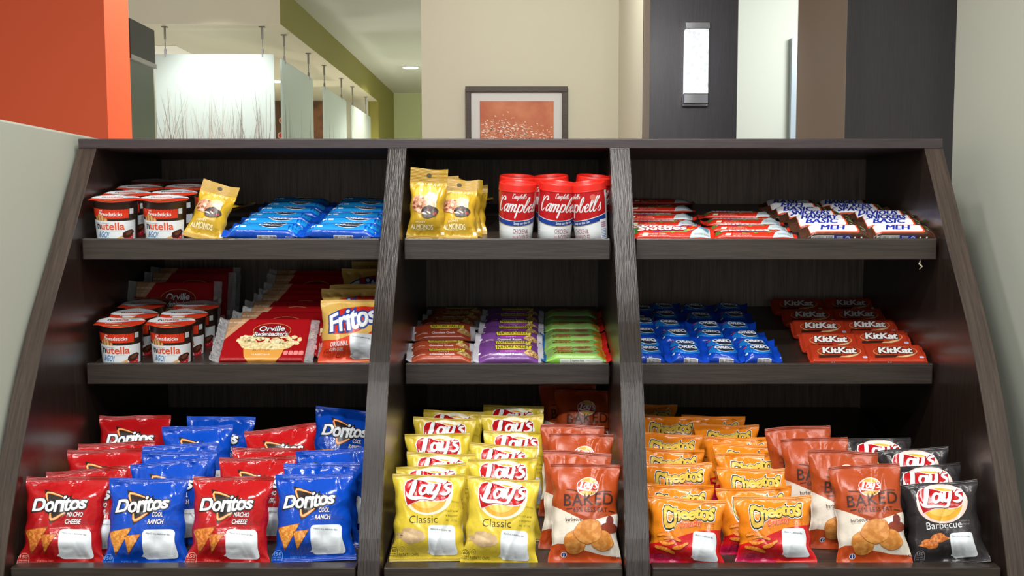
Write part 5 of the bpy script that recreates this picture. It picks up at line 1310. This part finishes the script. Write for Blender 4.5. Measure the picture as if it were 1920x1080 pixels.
    ('nut', 1, -0.1321, 2.3, 1.3263, -35.75, 3, 3.8, 'gold nut bag just behind the one nearer the soup cans', 'nut bag', None),
    ('nut', 0, -0.1239, 2.33, 1.3309, -44.75, 2, 1.7, 'gold nut bag at the back beside the soup cans', 'nut bag', None),
    ('can', 0, -0.0331, 2.2745, 1.3221, 10, 0, 16.8, 'red soup can in the front row, nearest the nut bags', 'soup can', 'soup cans'),
    ('can', 0, 0.038, 2.2745, 1.3221, 10, 0, 25.0, 'red soup can in the front row, in the middle', 'soup can', 'soup cans'),
    ('can', 0, 0.108, 2.2745, 1.3221, 10, 0, -38.7, 'red soup can in the front row, against the second divider', 'soup can', 'soup cans'),
    ('can', 0, -0.0345, 2.3696, 1.3374, 10, 0, 15.8, 'red soup can in the back row, nearest the nut bags', 'soup can', 'soup cans'),
    ('can', 0, 0.0385, 2.3696, 1.3374, 10, 0, -20.9, 'red soup can in the back row, in the middle', 'soup can', 'soup cans'),
    ('can', 0, 0.1085, 2.3696, 1.3374, 10, 0, 27.4, 'red soup can in the back row, against the second divider', 'soup can', 'soup cans'),
    ('skittles', 0, 0.2511, 2.2641, 1.3255, 23.15, 0, -3, 'red candy pack, at the front of the row against the divider', 'candy pack', 'red candy packs'),
    ('skittles', 1, 0.2453, 2.2994, 1.3288, 17.15, 0, -3, 'red candy pack, second from the front of the row against the divider', 'candy pack', 'red candy packs'),
    ('skittles', 0, 0.2432, 2.3851, 1.3394, 9.15, 0, -4, 'red candy pack, third from the front of the row against the divider', 'candy pack', 'red candy packs'),
    ('skittles', 1, 0.2456, 2.4722, 1.3534, 9.15, 0, -5, 'red candy pack, fourth from the front of the row against the divider', 'candy pack', 'red candy packs'),
    ('skittles', 0, 0.259, 2.5859, 1.3709, 7.15, 0, -1, 'red candy pack, fifth from the front of the row against the divider', 'candy pack', 'red candy packs'),
    ('skittles', 1, 0.2703, 2.6991, 1.3883, 5.15, 0, 3, 'red candy pack, at the back of the row against the divider', 'candy pack', 'red candy packs'),
    ('skittles', 0, 0.4035, 2.2656, 1.3209, 11.15, 0, -5, 'red candy pack, at the front of the row beside the chocolate bars', 'candy pack', 'red candy packs'),
    ('skittles', 1, 0.4067, 2.3406, 1.3322, 9.15, 0, -4, 'red candy pack, second from the front of the row beside the chocolate bars', 'candy pack', 'red candy packs'),
    ('skittles', 0, 0.4084, 2.4113, 1.3436, 9.15, 0, -6, 'red candy pack, third from the front of the row beside the chocolate bars', 'candy pack', 'red candy packs'),
    ('skittles', 1, 0.4155, 2.5052, 1.3579, 7.15, 0, -5, 'red candy pack, at the back of the row beside the chocolate bars', 'candy pack', 'red candy packs'),
    ('word:MEH', 0, 0.5553, 2.2597, 1.3243, 25.15, 0, 1, 'brown chocolate bar reading meh, at the front of the row beside the candy packs', 'chocolate bar', 'chocolate bars'),
    ('word:BASIC', 0, 0.5528, 2.3321, 1.336, 25.15, 0, -1, 'brown chocolate bar reading basic, second from the front of the row beside the candy packs', 'chocolate bar', 'chocolate bars'),
    ('word:HANGRY', 0, 0.5597, 2.3835, 1.3443, 25.15, 0, 1, 'brown chocolate bar reading hangry, third from the front of the row beside the candy packs', 'chocolate bar', 'chocolate bars'),
    ('word:SNICKERS', 0, 0.5543, 2.4372, 1.3529, 25.15, 0, -1, 'brown chocolate bar, fourth from the front of the row beside the candy packs', 'chocolate bar', 'chocolate bars'),
    ('word:BASIC', 0, 0.5407, 2.4862, 1.3608, 25.15, 0, 1, 'brown chocolate bar reading basic, fifth from the front of the row beside the candy packs', 'chocolate bar', 'chocolate bars'),
    ('word:MEH', 0, 0.5385, 2.5372, 1.369, 25.15, 0, -1, 'brown chocolate bar reading meh, sixth from the front of the row beside the candy packs', 'chocolate bar', 'chocolate bars'),
    ('word:BASIC', 0, 0.5392, 2.5826, 1.3764, 25.15, 0, 1, 'brown chocolate bar reading basic, at the back of the row beside the candy packs', 'chocolate bar', 'chocolate bars'),
    ('word:MEH', 0, 0.6742, 2.2597, 1.3243, 25.15, 0, 1, 'brown chocolate bar reading meh, at the front of the row nearest the side panel', 'chocolate bar', 'chocolate bars'),
    ('word:BASIC', 0, 0.6794, 2.3321, 1.336, 25.15, 0, -1, 'brown chocolate bar reading basic, second from the front of the row nearest the side panel', 'chocolate bar', 'chocolate bars'),
    ('word:SNICKERS', 0, 0.688, 2.3835, 1.3443, 25.15, 0, 1, 'brown chocolate bar, third from the front of the row nearest the side panel', 'chocolate bar', 'chocolate bars'),
    ('word:DEVIOUS', 0, 0.6876, 2.4372, 1.3529, 25.15, 0, -1, 'brown chocolate bar reading devious, fourth from the front of the row nearest the side panel', 'chocolate bar', 'chocolate bars'),
    ('word:SPACEY', 0, 0.6552, 2.4862, 1.3608, 25.15, 0, 1, 'brown chocolate bar reading spacey, fifth from the front of the row nearest the side panel', 'chocolate bar', 'chocolate bars'),
    ('word:SNICKERS', 0, 0.6601, 2.5298, 1.3678, 25.15, 0, -1, 'brown chocolate bar, sixth from the front of the row nearest the side panel', 'chocolate bar', 'chocolate bars'),
    ('word:HANGRY', 0, 0.6515, 2.5826, 1.3764, 25.15, 0, 1, 'brown chocolate bar reading hangry, at the back of the row nearest the side panel', 'chocolate bar', 'chocolate bars'),
    ('nut', 1, -0.215, 2.53, 1.3747, -79, 0, -84, 'gold nut bag lying flat behind the upright nut bags', 'nut bag', None),
    ('nut', 0, -0.69, 2.46, 1.3634, -79, 0, -80, 'gold nut bag lying flat behind the leaning nut bag', 'nut bag', None),
]
# ------------------------------------------------------------------ cups and cans
def wrap_fn(r0, r1, h, rr):
    """a = arc length at radius rr, front = 0; b = height"""
    def S(a, b):
        r = r0 + (r1 - r0) * b / h; t = a / rr
        return (r * math.sin(t), -r * math.cos(t), b)
    return S

def make_cup():
    root = empty('dip_cup')
    H, r0, r1 = 0.074, 0.0358, 0.0392
    brown = film('#4a362c', 0.3, 0.04)
    m = MB()
    m.lathe([(r0 - 0.003, 0.0), (r0 - 0.0005, 0.0), (r0, 0.0015), (r1, H - 0.004), (r1 + 0.0022, H - 0.003), (r1 + 0.0024, H), (r1 - 0.002, H + 0.0002)], brown, 40)
    S = wrap_fn(r0, r1, H, 0.037); N = normal_of(S)
    A = Art()
    red = film('#d8391c', 0.3, 0.03); wht = film('#e6ebee', 0.3, 0.03); tan = film('#dcab6c', 0.4, 0.03)
    A.rect(-0.062, 0.049, 0.0265, 0.0655, red, 1)
    A.text('with', -0.0235, 0.0628, 0.006, 0.003, WHT, 2, 0.01, res=1)
    A.text('Breadsticks', -0.0065, 0.0570, 0.042, 0.0070, WHT, 2, 0.018, res=2)
    A.rect(0.0285, 0.0560, 0.0375, 0.0660, film('#c9cfd0', 0.35, 0.02), 1)
    A.rect(-0.062, 0.0075, 0.0430, 0.0440, wht, 1)
    for i, (x, t) in enumerate(((-0.0345, 0.0495), (-0.0275, 0.0540), (-0.0205, 0.0520), (-0.0140, 0.0475))):
        A.ribbon([(x, 0.0445), (x - 0.0004, t)], 0.0058, film('#a9743c', 0.4, 0), 2 + i * 0.4, 2); A.ribbon([(x - 0.0005, 0.0445), (x - 0.0008, t - 0.0006)], 0.0044, tan, 2.2 + i * 0.4, 2)
    A.rect(-0.040, 0.0400, -0.009, 0.0438, wht, 5)
    A.text('n', -0.0318, 0.0328, 0.0092, 0.0100, film('#171a2a', 0.3, 0), 2, 0.02, res=2)
    A.text('utella', -0.0040, 0.0348, 0.0440, 0.0140, film('#e0522a', 0.3, 0), 2, 0.022, res=3)
    A.text('&GO!', -0.0215, 0.0190, 0.0220, 0.0120, film('#1f86c4', 0.3, 0), 2, 0.012, 0.30, res=2)
    A.text('hazelnut spread + breadsticks', 0.0020, 0.0250, 0.018, 0.0016, film('#9aa0a4', 0.4, 0), 2, res=1)
    A.ribbon([(-0.0060, 0.0070), (0.0060, 0.0110), (0.0165, 0.0165)], [0.0050, 0.0052, 0.0050], tan, 2, 4)
    A.ell(0.0260, 0.0160, 0.0130, 0.0060, wht, 2.4, 22, 0.35); A.poly([(0.0160, 0.0120), (0.0365, 0.0190), (0.0340, 0.0050), (0.0200, 0.0040)], film('#c5202a', 0.3, 0), 2.6)
    A.ell(0.0250, 0.0200, 0.0125, 0.0068, film('#452419', 0.3, 0), 3, 22, 0.35, 0.05, 3); A.ell(0.0262, 0.0212, 0.0070, 0.0034, film('#6b4130', 0.25, 0), 4, 16, 0.35)
    A.it = [([(a, b - 0.006) for a, b in v], f, mt, l) for v, f, mt, l in A.it]
    A.emit(m, S, N, 0.005, 0.0002)
    m.build('cup_body', root, smooth=True, fix=False)
    # peel-off foil lid, a little wavy, with a pull tab
    m = MB(); R = r1 + 0.0048
    def L(a, b):
        r = math.hypot(a, b); t = math.atan2(b, a)
        z = H + 0.0012 + 0.0004 * math.sin(5 * t + 1) * (r / R) ** 2 - 0.0016 * max(r / R - 0.9, 0) * 10 * (0.6 + 0.4 * math.sin(3 * t))
        return (a, b, z)
    n = 44
    foil = film('#d8d2c8', 0.25, 0.2, metallic=0.5)
    for k, (top, mt) in enumerate(((1, film('#d3391f', 0.3, 0.12)), (0, foil))):
        v = [(0, 0, H + 0.0012 - 0.0003 * (1 - top))]; f = []
        for rr in (0.5, 0.88, 1.0):
            for i in range(n):
                t = 6.2832 * i / n
                q = R * rr * (1 + (0.16 * math.exp(-((t - 3.6) / 0.16) ** 2) if rr == 1.0 else 0))
                p = L(q * math.cos(t), q * math.sin(t)); v.append((p[0], p[1], p[2] - 0.0003 * (1 - top)))
        for i in range(n):
            j = (i + 1) % n
            f.append((0, 1 + i, 1 + j))
            for q in range(2): f.append((1 + q * n + i, 1 + (q + 1) * n + i, 1 + (q + 1) * n + j, 1 + q * n + j))
        if not top: f = [x[::-1] for x in f]
        m.add(v, f, mt)
    A = Art(); wht = film('#e9edf0', 0.28, 0.12)
    A.poly([(R * 0.97 * math.cos(t), R * 0.97 * math.sin(t)) for t in [math.radians(2 + 176 * k / 24) for k in range(25)]] + [(-0.036, -0.006), (-0.018, -0.013), (0.006, -0.008), (0.024, -0.001)], wht, 2)
    A.text('n', -0.0205, 0.006, 0.007, 0.010, film('#171a2a', 0.3, 0), 3, 0.02, res=2); A.text('utella', -0.001, 0.0085, 0.030, 0.014, film('#d03a1c', 0.3, 0), 3, 0.022, res=2)
    A.text('&GO!', 0.0250, 0.008, 0.014, 0.011, film('#1f86c4', 0.3, 0), 3, 0.012, 0.3, res=2)
    A.text('Breadsticks', -0.010, -0.019, 0.030, 0.006, wht, 3, 0.015, res=1)
    A.ell(-0.004, -0.034, 0.007, 0.0035, tan_lid, 3, 12); A.ell(0.005, -0.0345, 0.006, 0.003, film('#a9743c', 0.4, 0), 4, 12)
    A.poly([(-0.024, -0.034), (-0.013, -0.0395), (0.013, -0.0395), (0.024, -0.034), (0.01, -0.031), (-0.01, -0.0315)], film('#8a6a4e', 0.3, 0.1), 2)
    A.emit(m, L, lambda a, b: (0, 0, 1), 0.007, 0.0003)
    m.build('foil_lid', root, smooth=True, fix=False)
    return root
tan_lid = film('#dcb27a', 0.4, 0)

def script_word(A, x, y, w, h, mat, layer):
    """'Campbell's' in brush script, drawn as strokes; box starts at (x, y) = left end of the baseline, h = x-height"""
    G = {
        'C': (1.08, [([(1.02, 1.55), (0.92, 1.86), (0.62, 1.92), (0.25, 1.45), (0.06, 0.75), (0.18, 0.12), (0.52, 0.02), (0.80, 0.35)], [0.24, 0.17, 0.13, 0.22, 0.27, 0.24, 0.16, 0.08]), ([(1.02, 1.55), (0.86, 1.45), (0.80, 1.62)], [0.18, 0.16, 0.10]), ([(0.10, 1.95), (0.04, 1.55)], [0.12, 0.10])]),
        'a': (0.98, [([(0.74, 0.86), (0.48, 0.98), (0.16, 0.62), (0.14, 0.16), (0.36, 0.02), (0.66, 0.40)], [0.2, 0.17, 0.22, 0.22, 0.16, 0.14]), ([(0.80, 0.98), (0.70, 0.30), (0.80, 0.04), (0.98, 0.16)], [0.25, 0.24, 0.2, 0.12])]),
        'm': (1.45, [([(0.14, 0.96), (0.10, 0.02)], [0.25, 0.22]), ([(0.12, 0.55), (0.38, 0.94), (0.60, 0.88), (0.56, 0.02)], [0.10, 0.16, 0.25, 0.22]), ([(0.58, 0.55), (0.84, 0.94), (1.08, 0.88), (1.04, 0.20), (1.16, 0.03), (1.40, 0.2)], [0.10, 0.16, 0.25, 0.24, 0.18, 0.1])]),
        'p': (1.05, [([(0.16, 1.0), (0.10, -0.72)], [0.24, 0.26]), ([(0.14, 0.5), (0.46, 0.96), (0.82, 0.78), (0.80, 0.24), (0.50, 0.02), (0.20, 0.16)], [0.10, 0.17, 0.23, 0.22, 0.17, 0.1])]),
        'b': (0.98, [([(0.20, 0.5), (0.60, 1.45), (0.52, 1.90), (0.28, 1.6), (0.12, 0.5), (0.28, 0.04), (0.62, 0.10), (0.74, 0.60), (0.96, 0.72)], [0.08, 0.14, 0.13, 0.22, 0.25, 0.2, 0.2, 0.16, 0.09])]),
        'e': (0.80, [([(0.08, 0.36), (0.52, 0.58), (0.56, 0.92), (0.30, 0.96), (0.08, 0.50), (0.20, 0.06), (0.50, 0.04), (0.82, 0.30)], [0.08, 0.13, 0.16, 0.17, 0.25, 0.22, 0.16, 0.09])]),
        'l': (0.62, [([(0.04, 0.3), (0.50, 1.35), (0.46, 1.90), (0.24, 1.6), (0.10, 0.5), (0.20, 0.05), (0.38, 0.04), (0.64, 0.30)], [0.08, 0.13, 0.13, 0.22, 0.25, 0.21, 0.15, 0.09])]),
        "'": (0.26, [([(0.14, 1.85), (0.06, 1.5)], [0.22, 0.1])]),
        's': (0.75, [([(0.04, 0.2), (0.36, 1.02), (0.44, 0.70), (0.56, 0.36), (0.40, 0.03), (0.08, 0.10)], [0.07, 0.13, 0.2, 0.24, 0.2, 0.1])]),
    }
    tot = sum(G[c][0] for c in "Campbell's"); sx = w / tot; cx = 0.0
    for c in "Campbell's":
        adv, strokes = G[c]
        for pts, ws in strokes:
            A.ribbon([(x + (cx + px) * sx + 0.30 * py * h, y + py * h) for px, py in pts], [q * (sx + h) / 2 * 0.92 for q in ws], mat, layer, 4)
        cx += adv

def make_can():
    root = empty('soup_can')
    H, r0, r1 = 0.091, 0.0302, 0.0340
    wht = film('#e9eef0', 0.28, 0.03); red = film('#bf1a20', 0.26, 0.03)
    m = MB()
    m.lathe([(r0 - 0.003, 0), (r0, 0.001), (r0 + 0.0006, 0.02), (r1 - 0.001, 0.062), (r1, 0.075), (r1, H)], wht, 44)
    pr = [(0.001, r0), (0.02, r0 + 0.0006), (0.062, r1 - 0.001), (0.075, r1), (H, r1)]
    def rad(b):
        for (b0, a0), (b1, a1) in zip(pr, pr[1:]):
            if b <= b1: return a0 + (a1 - a0) * (b - b0) / (b1 - b0)
        return r1
    S = lambda a, b: (rad(b) * math.sin(a / 0.034), -rad(b) * math.cos(a / 0.034), b)
    N = normal_of(S)
    A = Art(); n = 40
    sw = lambda a: 0.0455 + 0.0105 * (1 - math.cos((a + 0.014) / 0.030)) * (0.5 if a > -0.014 else 0.62)
    AA = [-0.060 + 0.120 * i / n for i in range(n + 1)]
    A.poly([(a, H + 0.0055) for a in AA] + [(a, sw(a)) for a in AA[::-1]], red, 1)
    for d0, d1, mt, ly in ((0.0, -0.0012, wht, 3), (-0.0012, -0.0098, film('#1d3f94', 0.28, 0.03), 2), (-0.0102, -0.0108, film('#b08a3c', 0.3, 0), 2)):
        A.poly([(a, sw(a) + d0) for a in AA] + [(a, sw(a) + d1) for a in AA[::-1]], mt, ly)
    script_word(A, -0.050, 0.0615, 0.096, 0.0142, wht, 2)
    script_word(A, -0.019, 0.0860, 0.026, 0.0046, wht, 2)
    A.text('Soup on the Go', 0.003, 0, 0.035, 0.0066, wht, 4, 0.016, res=2, warp=lambda a, b, w, h: (a, b + sw(a + 0.003) - 0.0056))
    dr = film('#8e1d34', 0.3, 0)
    A.text('CHICKEN', -0.002, 0.0258, 0.027, 0.0085, dr, 2, -0.004, res=2); A.text('&', 0.0145, 0.0258, 0.0042, 0.0075, dr, 2, res=2)
    A.text('MINI', -0.0125, 0.0150, 0.0065, 0.0038, film('#c87a8a', 0.3, 0), 2, res=1); A.text('NOODLES', 0.0055, 0.0142, 0.025, 0.0105, dr, 2, -0.004, res=2)
    A.text('NET WT 10.75 OZ', -0.0125, 0.0095, 0.008, 0.0022, film('#c87a8a', 0.3, 0), 2, res=1)
    A.rect(0.0415, 0.008, 0.0595, 0.0445, wht, 4)
    for i in range(3): A.rect(0.0435, 0.037 - 0.0036 * i, 0.0565, 0.0395 - 0.0036 * i, film('#b88aa8', 0.4, 0), 5)
    for i in range(7): A.rect(0.0435, 0.0255 - 0.0030 * i, 0.0575, 0.0265 - 0.0030 * i, film('#3f6ab0', 0.4, 0), 5)
    A.ell(0.031, 0.087, 0.0052, 0.0052, film('#d96a5c', 0.3, 0), 3, 20)
    A.text('NUTRITION FACTS', -0.0535, 0.048, 0.085, 0.0034, film('#4a4a50', 0.4, 0), 4, 0.01, rot=1.5708, res=1)
    A.it = [([(a, b - 0.006) for a, b in v], f, mt, l) for v, f, mt, l in A.it]
    A.emit(m, S, N, 0.005, 0.0002)
    m.build('can_body', root, smooth=True, fix=False)
    m = MB(); rc = 0.0349
    m.lathe([(rc - 0.001, H - 0.0004), (rc + 0.0004, H - 0.0002), (rc + 0.0004, H + 0.0014), (rc, H + 0.002), (rc - 0.0004, H + 0.0125), (rc - 0.0018, H + 0.0142), (rc - 0.0048, H + 0.0142), (rc - 0.0062, H + 0.0128), (rc - 0.0066, H + 0.0098), (0.001, H + 0.0094)], film('#d8261c', 0.3, 0.02), 48)
    o = m.build('plastic_lid', root, smooth=True, fix=True)
    b = o.modifiers.new('bevel', 'BEVEL'); b.width = 0.0005; b.segments = 2; b.limit_method = 'ANGLE'
    m = MB(); m.lathe([(0.0275, H + 0.0096), (0.0273, H + 0.0104), (0.001, H + 0.0106)], film('#e3564a', 0.22, 0.05), 40); m.build('lid_disc', root, smooth=True)
    return root

# ------------------------------------------------------------------ one of each kind
RED = film('#ae1519', 0.18, 0.24); BLUE = film('#0b45b2', 0.18, 0.24)
YEL = film('#d8bf3c', 0.25, 0.2); BAK = film('#aa451b', 0.34, 0.22); CHE = film('#e5831c', 0.24, 0.2)
DRK = film('#2f2b2d', 0.24, 0.2); FRI = film('#d9b05c', 0.3, 0.2); ALM = film('#bf9a28', 0.3, 0.2)
SILV = film('#b9bcc0', 0.25, 0.2, metallic=0.7)

PROTO = {}
def proto(kind, var=0):
    k = (kind, var)
    if k in PROTO: return PROTO[k]
    sd = {'nacho': 11, 'ranch': 23, 'classic': 31, 'baked': 43, 'cheese': 53, 'bbq': 67, 'corn': 71, 'nut': 83}.get(kind, 5) + 101 * var
    if kind == 'nacho': o = make_pillow('chip_bag', 0.127, 0.147, 0.026, sd, RED, doritos(('NACHO', 'CHEESE'), RED), seal=film('#8f1712', 0.25, 0.1), back=RED, sv=0.045, crease=1.3)
    elif kind == 'ranch': o = make_pillow('chip_bag', 0.127, 0.145, 0.026, sd, BLUE, doritos(('COOL', 'RANCH'), BLUE), back=BLUE, sv=0.045, crease=1.3)
    elif kind == 'classic': o = make_pillow('chip_bag', 0.118, 0.143, 0.026, sd, YEL, lays_classic(), seal=film('#b59b2a', 0.27, 0.1), sv=0.04)
    elif kind == 'baked': o = make_pillow('chip_bag', 0.112, 0.166, 0.026, sd, BAK, baked(), seal=film('#8f3414', 0.35, 0.1), sv=0.04, fold=1.4, crease=1.4)
    elif kind == 'cheese': o = make_pillow('chip_bag', 0.122, 0.111, 0.025, sd, CHE, cheetos(), sv=0.05)
    elif kind == 'bbq': o = make_pillow('chip_bag', 0.120, 0.134, 0.026, sd, DRK, lays_bbq(), sv=0.04)
    elif kind == 'corn': o = make_pillow('chip_bag', 0.126, 0.124, 0.026, sd, FRI, fritos(), sv=0.06)
    elif kind == 'nut': o = make_pillow('nut_bag', 0.068, 0.137, 0.021, sd, ALM, almonds(), seal=film('#a5811c', 0.32, 0.1), sv=0.07, seal_top=0.20, hole=True, nu=40, nv=60, flare=0.06)
    elif kind == 'cup': o = make_cup()
    elif kind == 'can': o = make_can()
    elif kind in ('chunk', 'raisin'):
        pl = kind == 'raisin'
        o = make_bar('granola_bar', 0.130, 0.044, 0.020, 7 + var, film('#6f4186' if pl else '#a2452c', 0.24, 0.2), granola('Oatmeal Raisin' if pl else 'Chocolate Chunk', pl), seal=film('#b4b2ba', 0.3, 0.2))
    elif kind == 'chewy': o = make_bar('cookie_bar', 0.130, 0.040, 0.021, 9 + var, film('#8fb964', 0.26, 0.2), cookie_bar(), seal_mats=(film('#2c6aa8', 0.3, 0.2), film('#c9261e', 0.3, 0.2)), ex=3.2)
    elif kind == 'oreo': o = make_bar('cookie_pack', 0.082, 0.048, 0.022, 13 + var * 3, film('#0e3fae', 0.2, 0.3), oreo_small(), ex=2.6, taper=0.22, wr=1.9, fin=0.011)
    elif kind == 'sleeve': o = make_bar('cookie_sleeve', 0.152, 0.034, 0.026, 17 + var * 3, film('#0f49b4', 0.2, 0.25), oreo_sleeve(), ex=2.3, taper=0.12, wr=1.5, fin=0.012)
    elif kind == 'kitkat': o = make_bar('wafer_bar', 0.114, 0.056, 0.013, 19 + var, film('#b4381f', 0.3, 0.08), kitkat(), ex=7, taper=0.03, wr=0.25, fin=0.004)
    elif kind == 'skittles': o = make_bar('candy_pack', 0.162, 0.046, 0.017, 29 + var * 3, film('#d42f1c', 0.22, 0.2), skittles(), ex=2.2, taper=0.12, wr=1.2, fin=0.010)
    elif kind.startswith('word:'): o = make_bar('chocolate_bar', 0.138, 0.037, 0.021, 37 + var, film('#4a2f22', 0.24, 0.2), word_bar(kind[5:]), ex=3.4, taper=0.12, wr=0.9, fin=0.012)
    elif kind == 'popcorn':
        o = make_bar('popcorn_pack', 0.190, 0.112, 0.013, 47 + var, film('#a3141a', 0.24, 0.06), popcorn(), ex=9, taper=0.02, wr=0.12, fin=0.016, seal_name='clear_end', seal=CLEAR())
    PROTO[k] = o
    return o

def CLEAR():
    if 'clear' in MATS: return MATS['clear']
    m, N, L, p = new_mat('clear_overwrap')
    p.inputs['Base Color'].default_value = (0.85, 0.85, 0.88, 1); p.inputs['Roughness'].default_value = 0.08
    p.inputs['Alpha'].default_value = 0.28
    tc = N.new('ShaderNodeTexCoord'); no = N.new('ShaderNodeTexNoise'); no.inputs['Scale'].default_value = 90; no.inputs['Distortion'].default_value = 2
    bp = N.new('ShaderNodeBump'); bp.inputs['Strength'].default_value = 1.0; bp.inputs['Distance'].default_value = 0.01
    L.new(tc.outputs['Object'], no.inputs['Vector']); L.new(no.outputs['Fac'], bp.inputs['Height']); L.new(bp.outputs['Normal'], p.inputs['Normal'])
    MATS['clear'] = m
    return m

USED = set()
def place(kind, var, x, y, z, rx, ry, rz, label, cat, group):
    """first use of a kind moves the original, later ones copy it with its parts"""
    o = proto(kind, var)
    if (kind, var) in USED: o = copy_tree(o)
    USED.add((kind, var))
    o.location = (x, y, z)
    o.rotation_euler = (math.radians(rx), math.radians(ry), math.radians(rz))
    tag(o, label, cat, group)
    return o

for row in ITEMS:
    place(*row)
